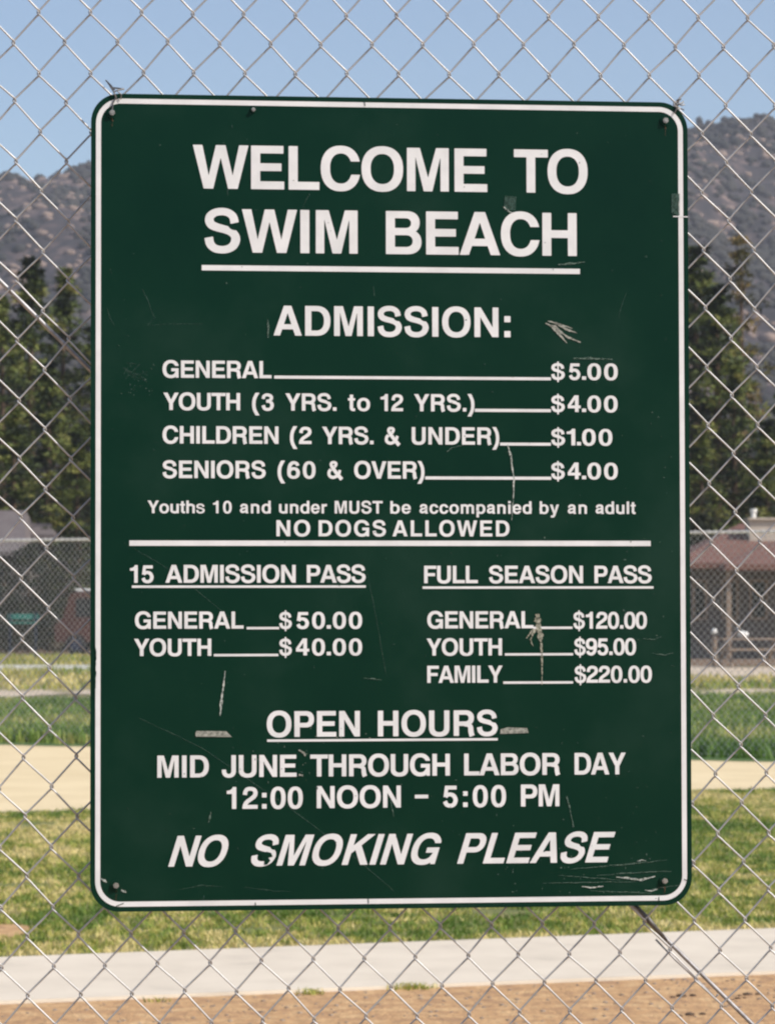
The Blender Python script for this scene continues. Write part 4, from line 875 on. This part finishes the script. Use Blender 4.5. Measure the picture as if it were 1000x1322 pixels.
# tie wires at the top corners
def tie(name, L, r=.0011):
    mb = MB()
    for ln in L: mb.tube([(*S(a, b, z), z) for a, b, z in ln], r, 6)
    o = mb.build(name, M['tie'], sign); return o
tie('tie_wire', [[(139, 106, -.03), (143, 112, -.004), (147, 118.5, .004), (150, 126, .003), (146, 133, .0025), (145, 143, .0035)],
                 [(147, 119, .003), (152, 116.5, .002), (160, 115, -.004), (152, 114, -.012), (143, 113, -.02)],
                 [(152, 118, .004), (157, 122, .004), (156, 128, .0025)], [(137, 104, -.02), (144, 111, -.006), (148, 116, .0)]])['label'] = 'twisted wire at the upper left corner'
tie('tie_wire', [[(877, 141, .003), (872, 134, .002), (878, 128, -.012), (873, 130, -.02)], [(873, 135, .001), (880, 133, -.004), (881.5, 131, -.006)],
                 [(871, 137, .003), (878, 140, .002), (882, 142, -.002)], [(870, 146, .0025), (874, 138, .003), (876, 130, -.002)], [(875, 134, .003), (879, 136, .004), (883, 135, .002)]])['label'] = 'twisted wire at the upper right corner'

# ------------------------------------------------------------------ near chain link fence
FZ = -.034
fence = bpy.data.objects.new('chain_link_fence', None); COL.objects.link(fence); fence.matrix_world = SM @ Matrix.Translation((0, 0, FZ))
tag(fence, 'near galvanised chain link fence that carries the green sign', 'fence')
def node(c, k):
    yy = (54 if c % 2 == 0 else 16.5) + 7 * c / 28 + (77 - 1.9 * c / 28) * k
    xx = 17 + 33.4 * c - .0245 * c * c + (yy - 54) * (.016 + .009 * c / 29)
    x, y = S(xx, yy, FZ)
    r = random.Random(c * 1009 + k); return x + r.gauss(0, .0007), y + r.gauss(0, .0009)
C0, C1, K0, K1 = -15, 45, -7, 28
RWI = .00138
for c in range(C0, C1):
    pts = []; r = random.Random(c)
    zo = r.uniform(-.0006, .0006)
    ev = c if c % 2 == 0 else c + 1   # column whose nodes sit on the 54 phase
    seq = []
    for k in range(K0, K1):
        for cc in sorted((c, c + 1), key=lambda q: 0 if q % 2 else 1):   # odd column (16.5) first, then even (54)
            seq.append((cc, k))
    for cc, k in seq:
        X_, Y_ = node(cc, k)
        if cc == c:   # left bend: arrives at the back from upper right, leaves in front to lower right
            pts += [(X_ + .0030, Y_ + .0054, -.0030 + zo), (X_ - .0008, Y_ + .0026, -.0022 + zo), (X_ - .0017, Y_, zo), (X_ - .0008, Y_ - .0026, .0022 + zo), (X_ + .0030, Y_ - .0054, .0030 + zo)]
        else:         # right bend: arrives in front from upper left, leaves at the back to lower left
            pts += [(X_ - .0030, Y_ + .0054, .0030 + zo), (X_ + .0008, Y_ + .0026, .0022 + zo), (X_ + .0017, Y_, zo), (X_ + .0008, Y_ - .0026, -.0022 + zo), (X_ - .0030, Y_ - .0054, -.0030 + zo)]
    MB().tube(pts, RWI, 7).build('wire', M['galv'], fence, True)
def FP(px, py, z=0.0): x, y = S(px, py, FZ + z); return (x, y, z)
MB().tube([FP(-470, -103, -.010), FP(0, 362, -.010), FP(500, 857, -.0105), FP(970, 1322, -.010), FP(1440, 1787, -.010)], .0031, 8).build('truss_rod', M['galv_dull'], fence, True)
MB().tube([FP(846, 1213, -.012), FP(872, 1240, -.009), FP(900, 1266, -.012), FP(922, 1288, -.008), FP(926, 1284, -.004)], .0016, 6).build('loose_wire', M['galv_dull'], fence, True)
MB().tube([FP(818, 1166, -.008), FP(836, 1187, -.008), FP(860, 1214, -.008)], [.0016, .0046, .0022], 6).build('clamp_strip', M['tie'], fence, True)
for px in (-520, 1475): 
    a = FP(px, 2262, -.03); b_ = FP(px, -520, -.03); MB().tube([a, b_], .03, 16).build('post', M['galv_far'], fence, True)
MB().tube([FP(-520, -496, -.005), FP(1475, -496, -.005)], .021, 14).build('top_rail', M['galv_far'], fence, True)
MB().tube([FP(-520, 2228, -.006), FP(1475, 2228, -.006)], .0022, 6).build('tension_wire', M['galv_far'], fence, True)

# ------------------------------------------------------------------ haze
hz = MB().box((-900, -14, -3), (900, 1660, 330)).build('haze', None); tag(hz, kind='stuff')
hm = bpy.data.materials.new('thin_haze'); hm.use_nodes = True; hn = hm.node_tree.nodes
hn.remove(hn['Principled BSDF']); pv = hn.new('ShaderNodeVolumePrincipled'); pv.inputs['Density'].default_value = .00020
pv.inputs['Color'].default_value = (.90, .90, .96, 1); pv.inputs['Anisotropy'].default_value = .2
hm.node_tree.links.new(pv.outputs[0], hn['Material Output'].inputs['Volume']); hz.data.materials.append(hm)
